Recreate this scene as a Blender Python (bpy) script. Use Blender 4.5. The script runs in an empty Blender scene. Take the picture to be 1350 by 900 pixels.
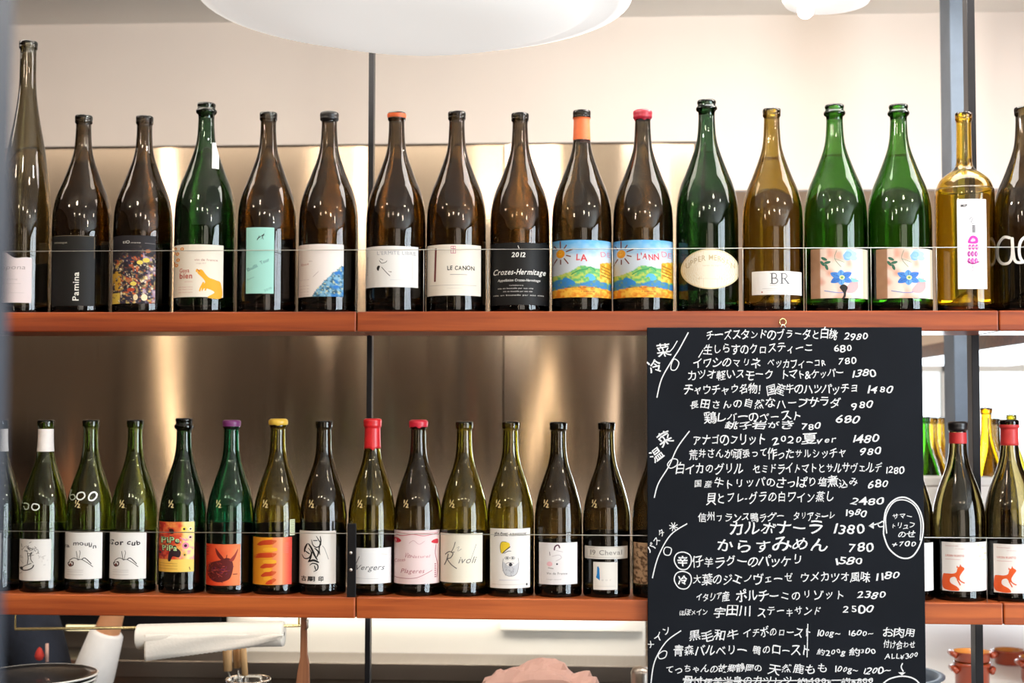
import bpy, math, random
import numpy as np
from mathutils import Vector, Matrix
from mathutils.geometry import tessellate_polygon
random.seed(7)
rs = np.random.RandomState(11)
S = bpy.context.scene
COL = S.collection
PI = math.pi
# ------------------------------------------------------------------ camera
ZL = 1.20                      # top of the lower shelf
ZU = ZL + .4897                # top of the upper shelf
CAM = Vector((0, -2.435, ZL + .3224))
YAW, PITCH, ROLL, F = .0556, .0473, .0020, 1875.
cd = bpy.data.cameras.new('camera'); cam = bpy.data.objects.new('camera', cd); COL.objects.link(cam)
cd.sensor_width = 36; cd.lens = 50; cd.clip_start = .05
cam.location = CAM
RM = Matrix.Rotation(YAW, 3, 'Z') @ Matrix.Rotation(PI / 2 + PITCH, 3, 'X') @ Matrix.Rotation(ROLL, 3, 'Z')
cam.rotation_euler = RM.to_euler()
cd.dof.use_dof = True; cd.dof.focus_distance = 2.46; cd.dof.aperture_fstop = 3.5
S.camera = cam
# ------------------------------------------------------------------ view, world
S.view_settings.view_transform = 'Standard'; S.view_settings.look = 'None'
S.view_settings.gamma = 1; S.view_settings.exposure = 0.0
S.cycles.max_bounces = 14; S.cycles.transmission_bounces = 12; S.cycles.transparent_max_bounces = 8
S.cycles.caustics_reflective = False; S.cycles.caustics_refractive = False
S.cycles.sample_clamp_indirect = 6
w = bpy.data.worlds.new('overcast_sky'); S.world = w; w.use_nodes = True
w.node_tree.nodes['Background'].inputs[0].default_value = (.93, .97, 1, 1)
w.node_tree.nodes['Background'].inputs[1].default_value = 2.2


def area(name, loc, to, sx, sy, power, color):
    l = bpy.data.lights.new(name, 'AREA'); l.shape = 'RECTANGLE'; l.size = sx; l.size_y = sy
    l.energy = power; l.color = color
    o = bpy.data.objects.new(name, l); COL.objects.link(o); o.location = loc
    o.rotation_euler = (Vector(to) - Vector(loc)).to_track_quat('-Z', 'Y').to_euler()
    return o


def bulb(name, loc, power, color, r=.03):
    l = bpy.data.lights.new(name, 'POINT'); l.energy = power; l.color = color; l.shadow_soft_size = r
    o = bpy.data.objects.new(name, l); COL.objects.link(o); o.location = loc


DAY = (.80, .91, 1)
WARM = (1, .84, .66)
# daylight entering by the tall windows of the dining room (right side, two panes) and its street front
for y0, wd in ((-3.35, .95), (-2.1, 1.3)):
    area('window_daylight', (3.05, y0, 1.45), (1.85, y0, 1.45), wd, 1.95, 84 * wd, DAY)
area('street_front_daylight', (.85, -4.4, 1.5), (.85, 0, 1.4), 1.5, 1.9, 26, (1, .88, .76))
for x0 in (-2.72, -.32):         # added unseen strips, there to streak the steel with light
    area('streak_light', (x0, -4.42, 1.45), (x0, 0, 1.45), .05, 1.9, 3.2, (1, .80, .56))
area('recess_window_daylight', (1.25, 2.3, 1.45), (1.05, 0, 1.45), .9, .6, 14, DAY)
# added fill light under the back edge of the lower shelf, brightening the worktops
area('worktop_fill', (-.35, .135, ZL - .041), (-.35, .85, ZL - .20), 2.2, .02, 1.5, (1, .95, .87))
# added fill lights out of view above the kitchen, brightening the wall
area('kitchen_ceiling_fill', (-1.3, .05, 2.47), (-1.3, .05, 0), 2.0, .3, 14, (1, .90, .78))
area('kitchen_ceiling_fill_right', (1.3, .05, 2.47), (1.3, .05, 0), 2.4, .5, 46, (1, .96, .92))
# ceiling spotlights of the dining room
for x, y in ((-1.68, -1.0), (-.945, -1.0), (-.18, -1.0), (.6, -1.0), (1.35, -1.0), (-1.3, -2.3), (-.5, -2.3), (.35, -2.3), (1.2, -2.3)):
    bulb('ceiling_spot_light', (x, y, 2.42), 5.5, WARM, .045)


def at(px, py, Y):
    """point of the plane y = Y that the photograph shows at (px, py)"""
    d = RM @ Vector(((px - 675) / F, -(py - 450) / F, -1))
    t = (Y - CAM.y) / d.y
    return CAM + d * t


def scale_at(px, Y):           # pixels per metre
    return (1350 / (at(1350, 450, Y) - at(0, 450, Y)).x)


def lin(c):
    a = np.asarray(c, float) / 255.
    return np.where(a <= .04045, a / 12.92, ((a + .055) / 1.055) ** 2.4)


# ------------------------------------------------------------------ materials
def mat(name, rgb=(128, 128, 128), rough=.5, metal=0, spec=.5, coat=0, noise=0, nscale=20, bump=0, trans=0, **kw):
    m = bpy.data.materials.new(name); m.use_nodes = True
    nt = m.node_tree; b = nt.nodes['Principled BSDF']
    c = tuple(lin(rgb)) + (1,)
    b.inputs['Base Color'].default_value = c
    b.inputs['Roughness'].default_value = rough
    b.inputs['Metallic'].default_value = metal
    b.inputs['Specular IOR Level'].default_value = spec
    b.inputs['Coat Weight'].default_value = coat
    b.inputs['Transmission Weight'].default_value = trans
    for k, v in kw.items():
        b.inputs[k.replace('_', ' ')].default_value = v
    tc = nt.nodes.new('ShaderNodeTexCoord')
    n = nt.nodes.new('ShaderNodeTexNoise'); n.inputs['Scale'].default_value = nscale; n.inputs['Detail'].default_value = 5
    nt.links.new(tc.outputs['Object'], n.inputs['Vector'])
    if noise:
        r = nt.nodes.new('ShaderNodeValToRGB')
        r.color_ramp.elements[0].position = .3; r.color_ramp.elements[1].position = .7
        r.color_ramp.elements[0].color = tuple(x * (1 - noise) for x in c[:3]) + (1,)
        r.color_ramp.elements[1].color = tuple(min(1, x * (1 + noise)) for x in c[:3]) + (1,)
        nt.links.new(n.outputs['Fac'], r.inputs[0]); nt.links.new(r.outputs[0], b.inputs['Base Color'])
    if bump:
        bp = nt.nodes.new('ShaderNodeBump'); bp.inputs['Strength'].default_value = bump; bp.inputs['Distance'].default_value = .002
        nt.links.new(n.outputs['Fac'], bp.inputs['Height']); nt.links.new(bp.outputs[0], b.inputs['Normal'])
    return m


def wood(name, dark, light, rough=.35, coat=.3, sc=(2.5, 60, 60)):
    m = bpy.data.materials.new(name); m.use_nodes = True
    nt = m.node_tree; b = nt.nodes['Principled BSDF']; L = nt.links.new
    tc = nt.nodes.new('ShaderNodeTexCoord'); mp = nt.nodes.new('ShaderNodeMapping')
    mp.inputs['Scale'].default_value = sc
    L(tc.outputs['Object'], mp.inputs[0])
    n = nt.nodes.new('ShaderNodeTexNoise'); n.inputs['Scale'].default_value = 1.3; n.inputs['Detail'].default_value = 7
    n.inputs['Distortion'].default_value = .6
    L(mp.outputs[0], n.inputs[0])
    r = nt.nodes.new('ShaderNodeValToRGB'); r.color_ramp.elements[0].position = .32; r.color_ramp.elements[1].position = .66
    r.color_ramp.elements[0].color = tuple(lin(dark)) + (1,); r.color_ramp.elements[1].color = tuple(lin(light)) + (1,)
    L(n.outputs['Fac'], r.inputs[0]); L(r.outputs[0], b.inputs['Base Color'])
    b.inputs['Roughness'].default_value = rough; b.inputs['Coat Weight'].default_value = coat
    b.inputs['Coat Roughness'].default_value = .15
    bp = nt.nodes.new('ShaderNodeBump'); bp.inputs['Strength'].default_value = .15; bp.inputs['Distance'].default_value = .0006
    L(n.outputs['Fac'], bp.inputs['Height']); L(bp.outputs[0], b.inputs['Normal'])
    return m


def glass(name, rgb, rough=0.0):
    m = mat(name, (255, 255, 255), rough, trans=1, IOR=1.5)
    b = m.node_tree.nodes['Principled BSDF']
    b.inputs['Base Color'].default_value = tuple(rgb) + (1,)
    return m


def ink_material(name, rough=.55, spec=.3):
    m = bpy.data.materials.new(name); m.use_nodes = True
    nt = m.node_tree; b = nt.nodes['Principled BSDF']
    a = nt.nodes.new('ShaderNodeVertexColor'); a.layer_name = 'Col'
    tc = nt.nodes.new('ShaderNodeTexCoord')
    n = nt.nodes.new('ShaderNodeTexNoise'); n.inputs['Scale'].default_value = 900
    bp = nt.nodes.new('ShaderNodeBump'); bp.inputs['Strength'].default_value = .08; bp.inputs['Distance'].default_value = .0002
    nt.links.new(tc.outputs['Object'], n.inputs[0]); nt.links.new(n.outputs[0], bp.inputs['Height'])
    nt.links.new(bp.outputs[0], b.inputs['Normal'])
    nt.links.new(a.outputs['Color'], b.inputs['Base Color'])
    b.inputs['Roughness'].default_value = rough; b.inputs['Specular IOR Level'].default_value = spec
    return m


M = dict(
    cherry=wood('cherry_wood_varnish', (124, 48, 18), (166, 78, 32), coat=.12),
    cherry_lit=wood('lit_cherry_varnish', (146, 64, 28), (190, 98, 46), coat=.12),  # same cherry wood, colour brightened to stand for light on the lower shelf
    dark_wood=wood('dark_walnut', (70, 38, 22), (112, 66, 38)),
    spatula=wood('olive_wood', (110, 62, 38), (170, 110, 72), .6, 0, (60, 60, 3)),
    beech=wood('beech_wood', (196, 150, 98), (226, 186, 134), .6, 0, (60, 60, 3)),
    wall=mat('plaster_wall', (224, 213, 204), .8, noise=.03, nscale=3),
    beige=mat('beige_wall', (214, 186, 160), .8, noise=.04, nscale=3),
    ceiling=mat('white_ceiling', (240, 238, 232), .85, noise=.01, nscale=2),
    room=mat('taupe_room_wall', (84, 70, 56), .8, noise=.08, nscale=2),
    floor=wood('floor_boards', (60, 42, 28), (96, 68, 46), .5, 0, (1, 12, 1)),
    blacksteel=mat('black_steel', (34, 34, 37), .38, metal=.6, noise=.15, nscale=30),
    bluesteel=mat('blue_grey_steel', (96, 108, 122), .5, metal=.3, noise=.15, nscale=14),
    navysteel=mat('dark_blue_steel', (42, 50, 62), .6, noise=.1, nscale=8),
    wire=mat('bright_steel_wire', (190, 190, 184), .3, metal=.7),
    screw=mat('zinc_screw', (215, 212, 205), .3, metal=.8),
    brass=mat('brass_hook', (224, 206, 150), .25, metal=.8),
    board=mat('chalkboard_slate', (19, 23, 30), .7, noise=.22, nscale=6, spec=.12),
    chalk=mat('white_chalk', (232, 234, 236), .9, spec=.1, noise=.05, nscale=400),
    lampshade=mat('white_lamp_shade', (244, 242, 236), .6, Emission_Color=(1, .985, .95, 1), Emission_Strength=.55),
    white=mat('white_painted', (238, 236, 230), .6, noise=.02, nscale=5),
    ink=ink_material('printed_paper'),
    backpaper=mat('back_label_paper', (226, 220, 208), .7, noise=.03),
    towel=mat('paper_towel', (226, 221, 210), .9, noise=.02, nscale=200, bump=.2),
    terracotta=mat('terracotta_glaze', (158, 62, 30), .3, coat=.5, noise=.12, nscale=25),
    terrain=mat('glazed_orange_inside', (222, 150, 72), .25, coat=.5, noise=.08, nscale=20),
    plate=mat('black_stoneware', (34, 32, 30), .3, coat=.4, noise=.1, nscale=30),
    rim=mat('white_glaze', (232, 230, 224), .25, coat=.5),
    navy=mat('navy_cotton', (28, 34, 48), .9, noise=.15, nscale=80, bump=.3),
    sleeve=mat('white_cotton', (240, 238, 236), .85, noise=.02, nscale=60, bump=.3),
    skin=mat('skin', (218, 156, 112), .5, noise=.05, nscale=30, Subsurface_Weight=.1),
    hair=mat('black_hair', (26, 22, 20), .6, noise=.2, nscale=90),
    red=mat('red_cloth', (186, 50, 40), .85, noise=.1, nscale=60),
    pink=mat('pink_paper', (206, 164, 150), .8, noise=.05, nscale=20),
    brownhandle=mat('brown_plastic', (66, 42, 30), .4, noise=.1),
    clear=glass('clear_glass', (.95, .97, .96)),
    cream=mat('cream_glow', (250, 243, 230), .35, coat=.3, noise=.03, nscale=4),  # colour stands for the glow reflected in the steel
)
# bottle glass: clear interface, colour by absorption in the glass wall. T = what two walls let through head-on
def bottle_glass(name, T, wall):
    m = mat(name, (255, 255, 255), 0, trans=1, IOR=1.5)
    nt = m.node_tree; nt.nodes['Principled BSDF'].inputs['Base Color'].default_value = (1, 1, 1, 1)
    for n in list(nt.nodes):
        if n.type in ('TEX_NOISE', 'TEX_COORD'): nt.nodes.remove(n)
    sg = [-math.log(t) / wall for t in T]; D = max(sg)
    va = nt.nodes.new('ShaderNodeVolumeAbsorption'); va.inputs['Density'].default_value = D
    va.inputs['Color'].default_value = tuple(1 - x / D for x in sg) + (1,)
    nt.links.new(va.outputs[0], nt.nodes['Material Output'].inputs['Volume'])
    return m


_T = dict(brown=(.052, .028, .006), dark=(.04, .027, .010), olive=(.27, .23, .022), leaf=(.17, .25, .03), yellow=(.24, .145, .010), amber=(.58, .36, .010),
          green=(.028, .15, .006), deep=(.008, .045, .010), teal=(.01, .16, .075), bottle=(.08, .13, .05), flute=(.075, .056, .02))
G = {k: bottle_glass(k + '_bottle_glass', t, .0084) for k, t in _T.items()}
_T.update(dark=(.085, .062, .022), deep=(.022, .08, .025))
GS = {k: bottle_glass(k + '_small_bottle_glass', t, .0062) for k, t in _T.items()}


def brushed(name, rgb, rough, aniso, rot=0.0, sc=(300, 3, 3), wav=.0):
    m = bpy.data.materials.new(name); m.use_nodes = True
    nt = m.node_tree; b = nt.nodes['Principled BSDF']; L = nt.links.new
    b.inputs['Metallic'].default_value = 1; b.inputs['Base Color'].default_value = tuple(lin(rgb)) + (1,)
    b.inputs['Anisotropic'].default_value = aniso; b.inputs['Anisotropic Rotation'].default_value = rot
    tc = nt.nodes.new('ShaderNodeTexCoord'); mp = nt.nodes.new('ShaderNodeMapping'); mp.inputs['Scale'].default_value = sc
    L(tc.outputs['Object'], mp.inputs[0])
    n = nt.nodes.new('ShaderNodeTexNoise'); n.inputs['Scale'].default_value = 1; n.inputs['Detail'].default_value = 3
    L(mp.outputs[0], n.inputs[0])
    mr = nt.nodes.new('ShaderNodeMapRange'); mr.inputs[3].default_value = rough * .85; mr.inputs[4].default_value = rough * 1.2
    L(n.outputs[0], mr.inputs[0]); L(mr.outputs[0], b.inputs['Roughness'])
    tg = nt.nodes.new('ShaderNodeTangent'); tg.direction_type = 'RADIAL'; tg.axis = 'Z'
    L(tg.outputs[0], b.inputs['Tangent'])
    if wav:        # the sheet is slightly buckled
        m2 = nt.nodes.new('ShaderNodeMapping'); m2.inputs['Scale'].default_value = (2.2, 1, .35); L(tc.outputs['Object'], m2.inputs[0])
        n2 = nt.nodes.new('ShaderNodeTexNoise'); n2.inputs['Scale'].default_value = 2.2; n2.inputs['Detail'].default_value = 1
        L(m2.outputs[0], n2.inputs[0])
        bp = nt.nodes.new('ShaderNodeBump'); bp.inputs['Strength'].default_value = wav; bp.inputs['Distance'].default_value = .05
        L(n2.outputs[0], bp.inputs['Height']); L(bp.outputs[0], b.inputs['Normal'])
    return m


M['steel'] = brushed('brushed_stainless_sheet', (182, 164, 144), .135, 1.0, .25, wav=.06)
M['counter'] = brushed('stainless_counter', (170, 160, 150), .34, .4, 0, wav=.1)


# ------------------------------------------------------------------ mesh helpers
def tag(o, label, cat, group=None, kind=None):
    if label: o['label'] = label
    if cat: o['category'] = cat
    if group: o['group'] = group
    if kind: o['kind'] = kind
    return o


def empty(name, loc, label=None, cat=None, group=None, kind=None):
    o = bpy.data.objects.new(name, None); COL.objects.link(o); o.location = loc; o.empty_display_size = .02
    return tag(o, label, cat, group, kind)


def mesh(name, V, Fc, m, parent=None, smooth=False, loc=None, cols=None):
    """V is in world space; the object's origin is loc, or its parent's"""
    me = bpy.data.meshes.new(name)
    org = Vector(loc) if loc is not None else Vector((0, 0, 0))
    porg = Vector((0, 0, 0)); p = parent
    while p is not None:
        porg += p.location; p = p.parent
    tot = org + porg if parent is not None else org
    V = np.asarray([tuple(v) for v in V], float) - np.array(tot)
    me.from_pydata(V.tolist(), [], [tuple(f) for f in Fc]); me.update()
    if smooth: me.polygons.foreach_set('use_smooth', [True] * len(me.polygons))
    if cols is not None:
        a = me.color_attributes.new('Col', 'FLOAT_COLOR', 'POINT')
        c = np.ones((len(V), 4)); c[:, :3] = cols; a.data.foreach_set('color', c.ravel())
    o = bpy.data.objects.new(name, me); COL.objects.link(o); o.parent = parent
    if loc is not None: o.location = loc
    me.materials.append(m)
    return o


def bevel(o, w=.002, seg=2):
    b = o.modifiers.new('bevel', 'BEVEL'); b.width = w; b.segments = seg; b.limit_method = 'ANGLE'
    return o


def box_vf(x0, x1, y0, y1, z0, z1):
    V = [(x, y, z) for z in (z0, z1) for y in (y0, y1) for x in (x0, x1)]
    return V, [(0, 2, 3, 1), (4, 5, 7, 6), (0, 1, 5, 4), (2, 6, 7, 3), (0, 4, 6, 2), (1, 3, 7, 5)]


def box(name, x0, x1, y0, y1, z0, z1, m, parent=None, bev=0, own=True):
    V, Fc = box_vf(x0, x1, y0, y1, z0, z1)
    loc = None if parent is not None else ((x0 + x1) / 2, (y0 + y1) / 2, z0)
    o = mesh(name, V, Fc, m, parent, loc=loc)
    if bev: bevel(o, bev)
    return o


def lathe_vf(prof, c, seg=48, cap=False, tilt=None):
    V = []; Fc = []
    n = len(prof)
    for (r, z) in prof:
        for k in range(seg):
            a = 2 * PI * k / seg
            V.append((r * math.cos(a), r * math.sin(a), z))
    for i in range(n - 1):
        for k in range(seg):
            k2 = (k + 1) % seg
            Fc.append((i * seg + k, i * seg + k2, (i + 1) * seg + k2, (i + 1) * seg + k))
    if cap:
        Fc.append(tuple(reversed(range(seg)))); Fc.append(tuple((n - 1) * seg + k for k in range(seg)))
    if tilt is not None: V = [tuple(tilt @ Vector(v)) for v in V]
    return [(c[0] + v[0], c[1] + v[1], c[2] + v[2]) for v in V], Fc


def lathe(name, prof, c, m, parent=None, seg=48, cap=False, tilt=None):
    V, Fc = lathe_vf(prof, c, seg, cap, tilt)
    return mesh(name, V, Fc, m, parent, True, loc=None if parent is not None else c)


def tube_vf(pts, rad, seg=10, closed=False):
    pts = [Vector(p) for p in pts]; n = len(pts)
    rad = [rad] * n if not hasattr(rad, '__len__') else rad
    V = []; Fc = []
    for i, p in enumerate(pts):
        if closed: t = pts[(i + 1) % n] - pts[i - 1]
        else: t = pts[min(i + 1, n - 1)] - pts[max(i - 1, 0)]
        t.normalize(); u = t.cross(Vector((.31, .2, .93)))
        if u.length < .2: u = t.cross(Vector((1, 0, 0)))
        u.normalize(); v = t.cross(u)
        for k in range(seg):
            a = 2 * PI * k / seg
            V.append(p + (u * math.cos(a) + v * math.sin(a)) * rad[i])
    for i in range(n if closed else n - 1):
        j = (i + 1) % n
        for k in range(seg):
            k2 = (k + 1) % seg
            Fc.append((i * seg + k, i * seg + k2, j * seg + k2, j * seg + k))
    if not closed:
        Fc.append(tuple(reversed(range(seg)))); Fc.append(tuple((n - 1) * seg + k for k in range(seg)))
    return V, Fc


def tube(name, pts, rad, m, parent=None, seg=10, closed=False, smooth=True):
    V, Fc = tube_vf(pts, rad, seg, closed)
    return mesh(name, V, Fc, m, parent, smooth, loc=None if parent is not None else tuple(pts[0]))


def catmull(pts, k=6, closed=False):
    P = [np.array(p, float) for p in pts]; out = []; n = len(P)
    rng = range(n if closed else n - 1)
    for i in rng:
        if closed: a, b, c, d = P[i - 1], P[i], P[(i + 1) % n], P[(i + 2) % n]
        else: a, b, c, d = P[max(i - 1, 0)], P[i], P[i + 1], P[min(i + 2, n - 1)]
        for j in range(k):
            t = j / k
            out.append(.5 * ((2 * b) + (c - a) * t + (2 * a - 5 * b + 4 * c - d) * t * t + (3 * b - a - 3 * c + d) * t ** 3))
    if not closed: out.append(P[-1])
    return out


# ------------------------------------------------------------------ flat print: letters and drawings in photograph units, later wrapped on an object
_fc = bpy.data.curves.new('letters', 'FONT'); _fo = bpy.data.objects.new('letters', _fc); COL.objects.link(_fo)
_fc.resolution_u = 3
_cache = {}


def glyph(ch, bold=0.0):
    k = (ch, bold)
    if k not in _cache:
        _fc.body = ch; _fc.offset = bold
        bpy.context.view_layer.update()
        me = _fo.evaluated_get(bpy.context.evaluated_depsgraph_get()).to_mesh()
        me.calc_loop_triangles()
        V = np.array([(v.co.x, v.co.y) for v in me.vertices]).reshape(-1, 2)
        T = np.array([tuple(t.vertices) for t in me.loop_triangles], int).reshape(-1, 3)
        cjk = ord(ch) > 0x2000
        adv = 1.0 if cjk else (V[:, 0].max() + .07 if len(V) else .3)
        _cache[k] = (V, T, adv)
    return _cache[k]


class Art:
    def __init__(s): s.tris = []; s.cols = []; s.lay = []; s.n = 0

    def add(s, tris, col):
        s.n += 1
        c = lin(col)
        for t in tris: s.tris.append(np.asarray(t, float)); s.cols.append(c); s.lay.append(s.n)

    def poly(s, pts, col):
        t3 = tessellate_polygon([[Vector((p[0], p[1], 0)) for p in pts]])
        s.add([[pts[i] for i in t] for t in t3], col)

    def blob(s, pts, col, k=5): s.poly([tuple(p) for p in catmull(pts, k, True)], col)

    def disc(s, x, y, rx, ry, col, n=20, rot=0):
        c, q = math.cos(rot), math.sin(rot)
        P = []
        for i in range(n):
            a = 2 * PI * i / n; u, v = rx * math.cos(a), ry * math.sin(a)
            P.append((x + u * c - v * q, y + u * q + v * c))
        s.add([[(x, y), P[i], P[(i + 1) % n]] for i in range(n)], col)

    def stroke(s, pts, w, col, k=0, closed=False, taper=False):
        if k: pts = catmull(pts, k, closed)
        P = [np.array(p, float) for p in pts]; n = len(P); Lf = []; Rt = []
        for i in range(n):
            t = (P[(i + 1) % n] - P[i - 1]) if closed else (P[min(i + 1, n - 1)] - P[max(i - 1, 0)])
            t = t / (np.hypot(*t) + 1e-9); nn = np.array((-t[1], t[0]))
            ww = w * (.35 + .65 * math.sin(PI * (i + .5) / n)) if taper else w
            Lf.append(P[i] + nn * ww / 2); Rt.append(P[i] - nn * ww / 2)
        T = []
        for i in range(n if closed else n - 1):
            j = (i + 1) % n
            T += [[Lf[i], Rt[i], Rt[j]], [Lf[i], Rt[j], Lf[j]]]
        s.add(T, col)

    def text(s, st, x0, y, x1, h, col, rot=0., shear=0., bold=0., jit=0., arc=None, prop=False):
        """letters from x0 to x1 on the baseline y, capital height h"""
        gl = []; X = 0
        for ch in st:
            if ch == ' ': X += .35; continue
            V, T, adv = glyph(ch, bold); gl.append((V, T, X, adv)); X += adv
        if X == 0: return
        kx = (x1 - x0) / X; ky = h / .72
        c, q = math.cos(rot), math.sin(rot); T_all = []
        for V, T, ox, adv in gl:
            if not len(V): continue
            P = V.copy(); cx = adv / 2
            if jit:
                a = rs.normal() * .10 * jit; sc = 1 + rs.normal() * .10 * jit
                U = (P - (cx, .35)) * sc
                P = np.stack([U[:, 0] * math.cos(a) - U[:, 1] * math.sin(a) + cx, U[:, 0] * math.sin(a) + U[:, 1] * math.cos(a) + .35 + rs.normal() * .06 * jit], 1)
                P[:, 0] += .03 * jit * np.sin(P[:, 1] * 7 + rs.rand() * 6); P[:, 1] += .04 * jit * np.sin(P[:, 0] * 5 + rs.rand() * 6)
            x = (P[:, 0] + ox) * kx + P[:, 1] * ky * shear; yy = P[:, 1] * ky
            if arc: yy = yy + arc * (1 - ((ox + cx) / X * 2 - 1) ** 2)
            pts = np.stack([x0 + x * c + yy * q, y + x * q - yy * c], 1)
            for t in T: T_all.append(pts[t])
        s.add(T_all, col)

    def split(s, mx):
        T = []; C = []; Lr = []
        st = list(zip(s.tris, s.cols, s.lay))
        while st:
            t, c, l = st.pop()
            e = [abs(t[i][0] - t[(i + 1) % 3][0]) for i in range(3)]; i = int(np.argmax(e))
            if e[i] > mx:
                a, b, d = t[i], t[(i + 1) % 3], t[(i + 2) % 3]; m_ = (a + b) / 2
                st.append((np.array([a, m_, d]), c, l)); st.append((np.array([m_, b, d]), c, l))
            else: T.append(t); C.append(c); Lr.append(l)
        return T, C, Lr


# ------------------------------------------------------------------ the room
HOOD_Y = 1.085; ZC = 2.50
zs = at(460, 190, HOOD_Y).z; zs2 = at(1100, 243, HOOD_Y).z
xs = at(927, 190, HOOD_Y).x; xr = at(905, 300, 1.1).x
box('floor', -3.2, 3.2, -4.6, 2.6, -.1, 0, M['floor'])['kind'] = 'structure'
box('ceiling', -3.2, 3.2, -4.6, 2.6, ZC, ZC + .1, M['ceiling'])['kind'] = 'structure'
box('wall_left', -3.2, -3.1, -4.6, 2.5, 0, ZC, M['room'])['kind'] = 'structure'
box('wall_right', 3.1, 3.2, -4.6, 2.6, 0, ZC, M['room'])['kind'] = 'structure'
box('wall_front', -3.1, 3.1, -4.6, -4.5, 0, ZC, M['room'])['kind'] = 'structure'
V, Fc = box_vf(-3.1, xs, HOOD_Y, 1.12, zs, ZC); V2, F2 = box_vf(xs, 3.1, HOOD_Y, 1.12, zs2, ZC)
tag(mesh('wall_upper', V + V2, Fc + [tuple(i + 8 for i in f) for f in F2], M['wall'], loc=(0, HOOD_Y, zs)), None, None, kind='structure')
tag(box('trim_1', xs, 3.1, HOOD_Y - .008, HOOD_Y + .02, zs2 - .014, zs2 + .004, M['wall']), None, None, kind='structure')
box('wall_back', -3.1, xr, 1.12, 1.22, 0, zs, M['room'])['kind'] = 'structure'
box('wall_recess', xr - .08, xr, 1.22, 2.4, 0, ZC, M['wall'])['kind'] = 'structure'
# recess wall with its window opening
WY = 2.4; wz1 = at(1280, 478, WY).z; wz0 = wz1 - .62; wx0 = xr + .25; wx1 = 1.75
rw = empty('wall_window', (1, WY, 0), kind='structure')
for a in ((xr - .1, wx0, 0, ZC), (wx1, 3.1, 0, ZC), (wx0, wx1, 0, wz0), (wx0, wx1, wz1, ZC)):
    box('wall_panel', a[0], a[1], WY, WY + .1, a[2], a[3], M['beige'], rw)
wn = empty('window_1', (1.2, WY + .05, wz0), kind='structure')
for a in ((wx0, wx0 + .03, wz0, wz1), (wx1 - .03, wx1, wz0, wz1), (wx0, wx1, wz0, wz0 + .03), (wx0, wx1, wz1 - .03, wz1), (1.18, 1.205, wz0, wz1)):
    box('window_frame', a[0], a[1], WY + .03, WY + .07, a[2], a[3], M['white'], wn)
box('pane', wx0, wx1, WY + .045, WY + .05, wz0, wz1, M['clear'], wn)

# stainless sheets behind the shelves: two sheets meeting in a seam
sp = empty('steel_backsplash', (0, 1.1, .93), 'brushed stainless steel wall sheets behind the two rows of bottles', 'backsplash')
seam = at(664, 300, 1.1).x
for i, (a, b) in enumerate(((-3.0, seam - .0015), (seam + .0015, xr + .02))):
    box('steel_sheet', a, b, 1.10, 1.118, .93, zs + .02, M['steel'], sp)
# ------------------------------------------------------------------ shelves
TH_U, TH_L, DEP = .0345, .0362, .145
jx_u = (-2.2, at(470, 425, 0).x, at(1317, 425, 0).x, 2.0)
jx_l = (-2.2, at(469, 800, 0).x, at(1323, 810, 0).x, 2.0)
for nm, zt, th, jx, lb in (('upper_shelf', ZU, TH_U, jx_u, 'upper reddish wooden shelf carrying the row of big bottles'),
                           ('lower_shelf', ZL, TH_L, jx_l, 'lower wooden shelf, reddish wood coloured as if lit, carrying the row of small bottles')):
    sh = empty('wooden_shelf', (0, .07, zt), lb, 'shelf')
    for i in range(3):
        box('shelf_board', jx[i] + .0009, jx[i + 1] - .0009, 0, DEP, zt - th, zt, M['cherry' if nm == 'upper_shelf' else 'cherry_lit'], sh, .0022)
    # the shelf turns the corner and runs back along the side
    if nm == 'upper_shelf': box('side_board', at(1215, 473, 1.35).x, 1.25, DEP + .06, 1.9, zt - th, zt, M['dark_wood'], sh, .002)
    else: box('side_board', at(1215, 473, 1.35).x, 1.25, DEP + .25, 1.9, zt - th, zt, M['cherry'], sh, .002)
# posts behind the shelves
for px, pw, lb in ((486.5, .0095, 'thin black steel flat-bar post behind the shelves, left of centre'),
                   (1287, .0135, 'thick black steel post behind the shelves at the right, beside the chalkboard')):
    x = at(px, 600, .15).x; d = .02 if px < 600 else .032
    po = box('steel_post', x - pw / 2, x + pw / 2, DEP + .001, DEP + .001 + d, 0, ZC, M['blacksteel'], bev=.0006)
    tag(po, lb, 'post')
p = at(1267, 500, .72)
tag(box('steel_column', p.x - .0195, p.x + .0195, .70, .79, ZL, ZC, M['bluesteel'], bev=.002), 'blue-grey steel column rising behind the thick black post', 'column')
# near column at the left edge of the view
pa = at(-16, 450, -1.62)
tag(box('near_column', pa.x - .03, at(12, 450, -1.62).x, -1.66, -1.62, 0, ZC, M['navysteel'], bev=.002), 'blurred dark blue column at the left edge, close to the viewer', 'column')

# wire guards
for zt, py, ups, lb in ((ZU, 328.5, (558.5, 643, 725.5, 807.5, 889.5, 979.5, 1063, 1148.5, 1235), 'thin steel wire guard with uprights in front of the big bottles'),
                        (ZL, 704.5, (1301,), 'thin steel wire guard in front of the small bottles')):
    z = at(675, py, .003).z
    g = empty('wire_guard', (0, .003, zt), lb, 'wire guard')
    tube('rail', [(-1.2, .003, z), (1.2, .003, z)], .0007, M['wire'], g, 8)
    for u in ups:
        x = at(u, 380 if zt == ZU else 750, .003).x
        tube('upright', [(x, .003, zt), (x, .003, z)], .0005, M['wire'], g, 6)
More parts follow.
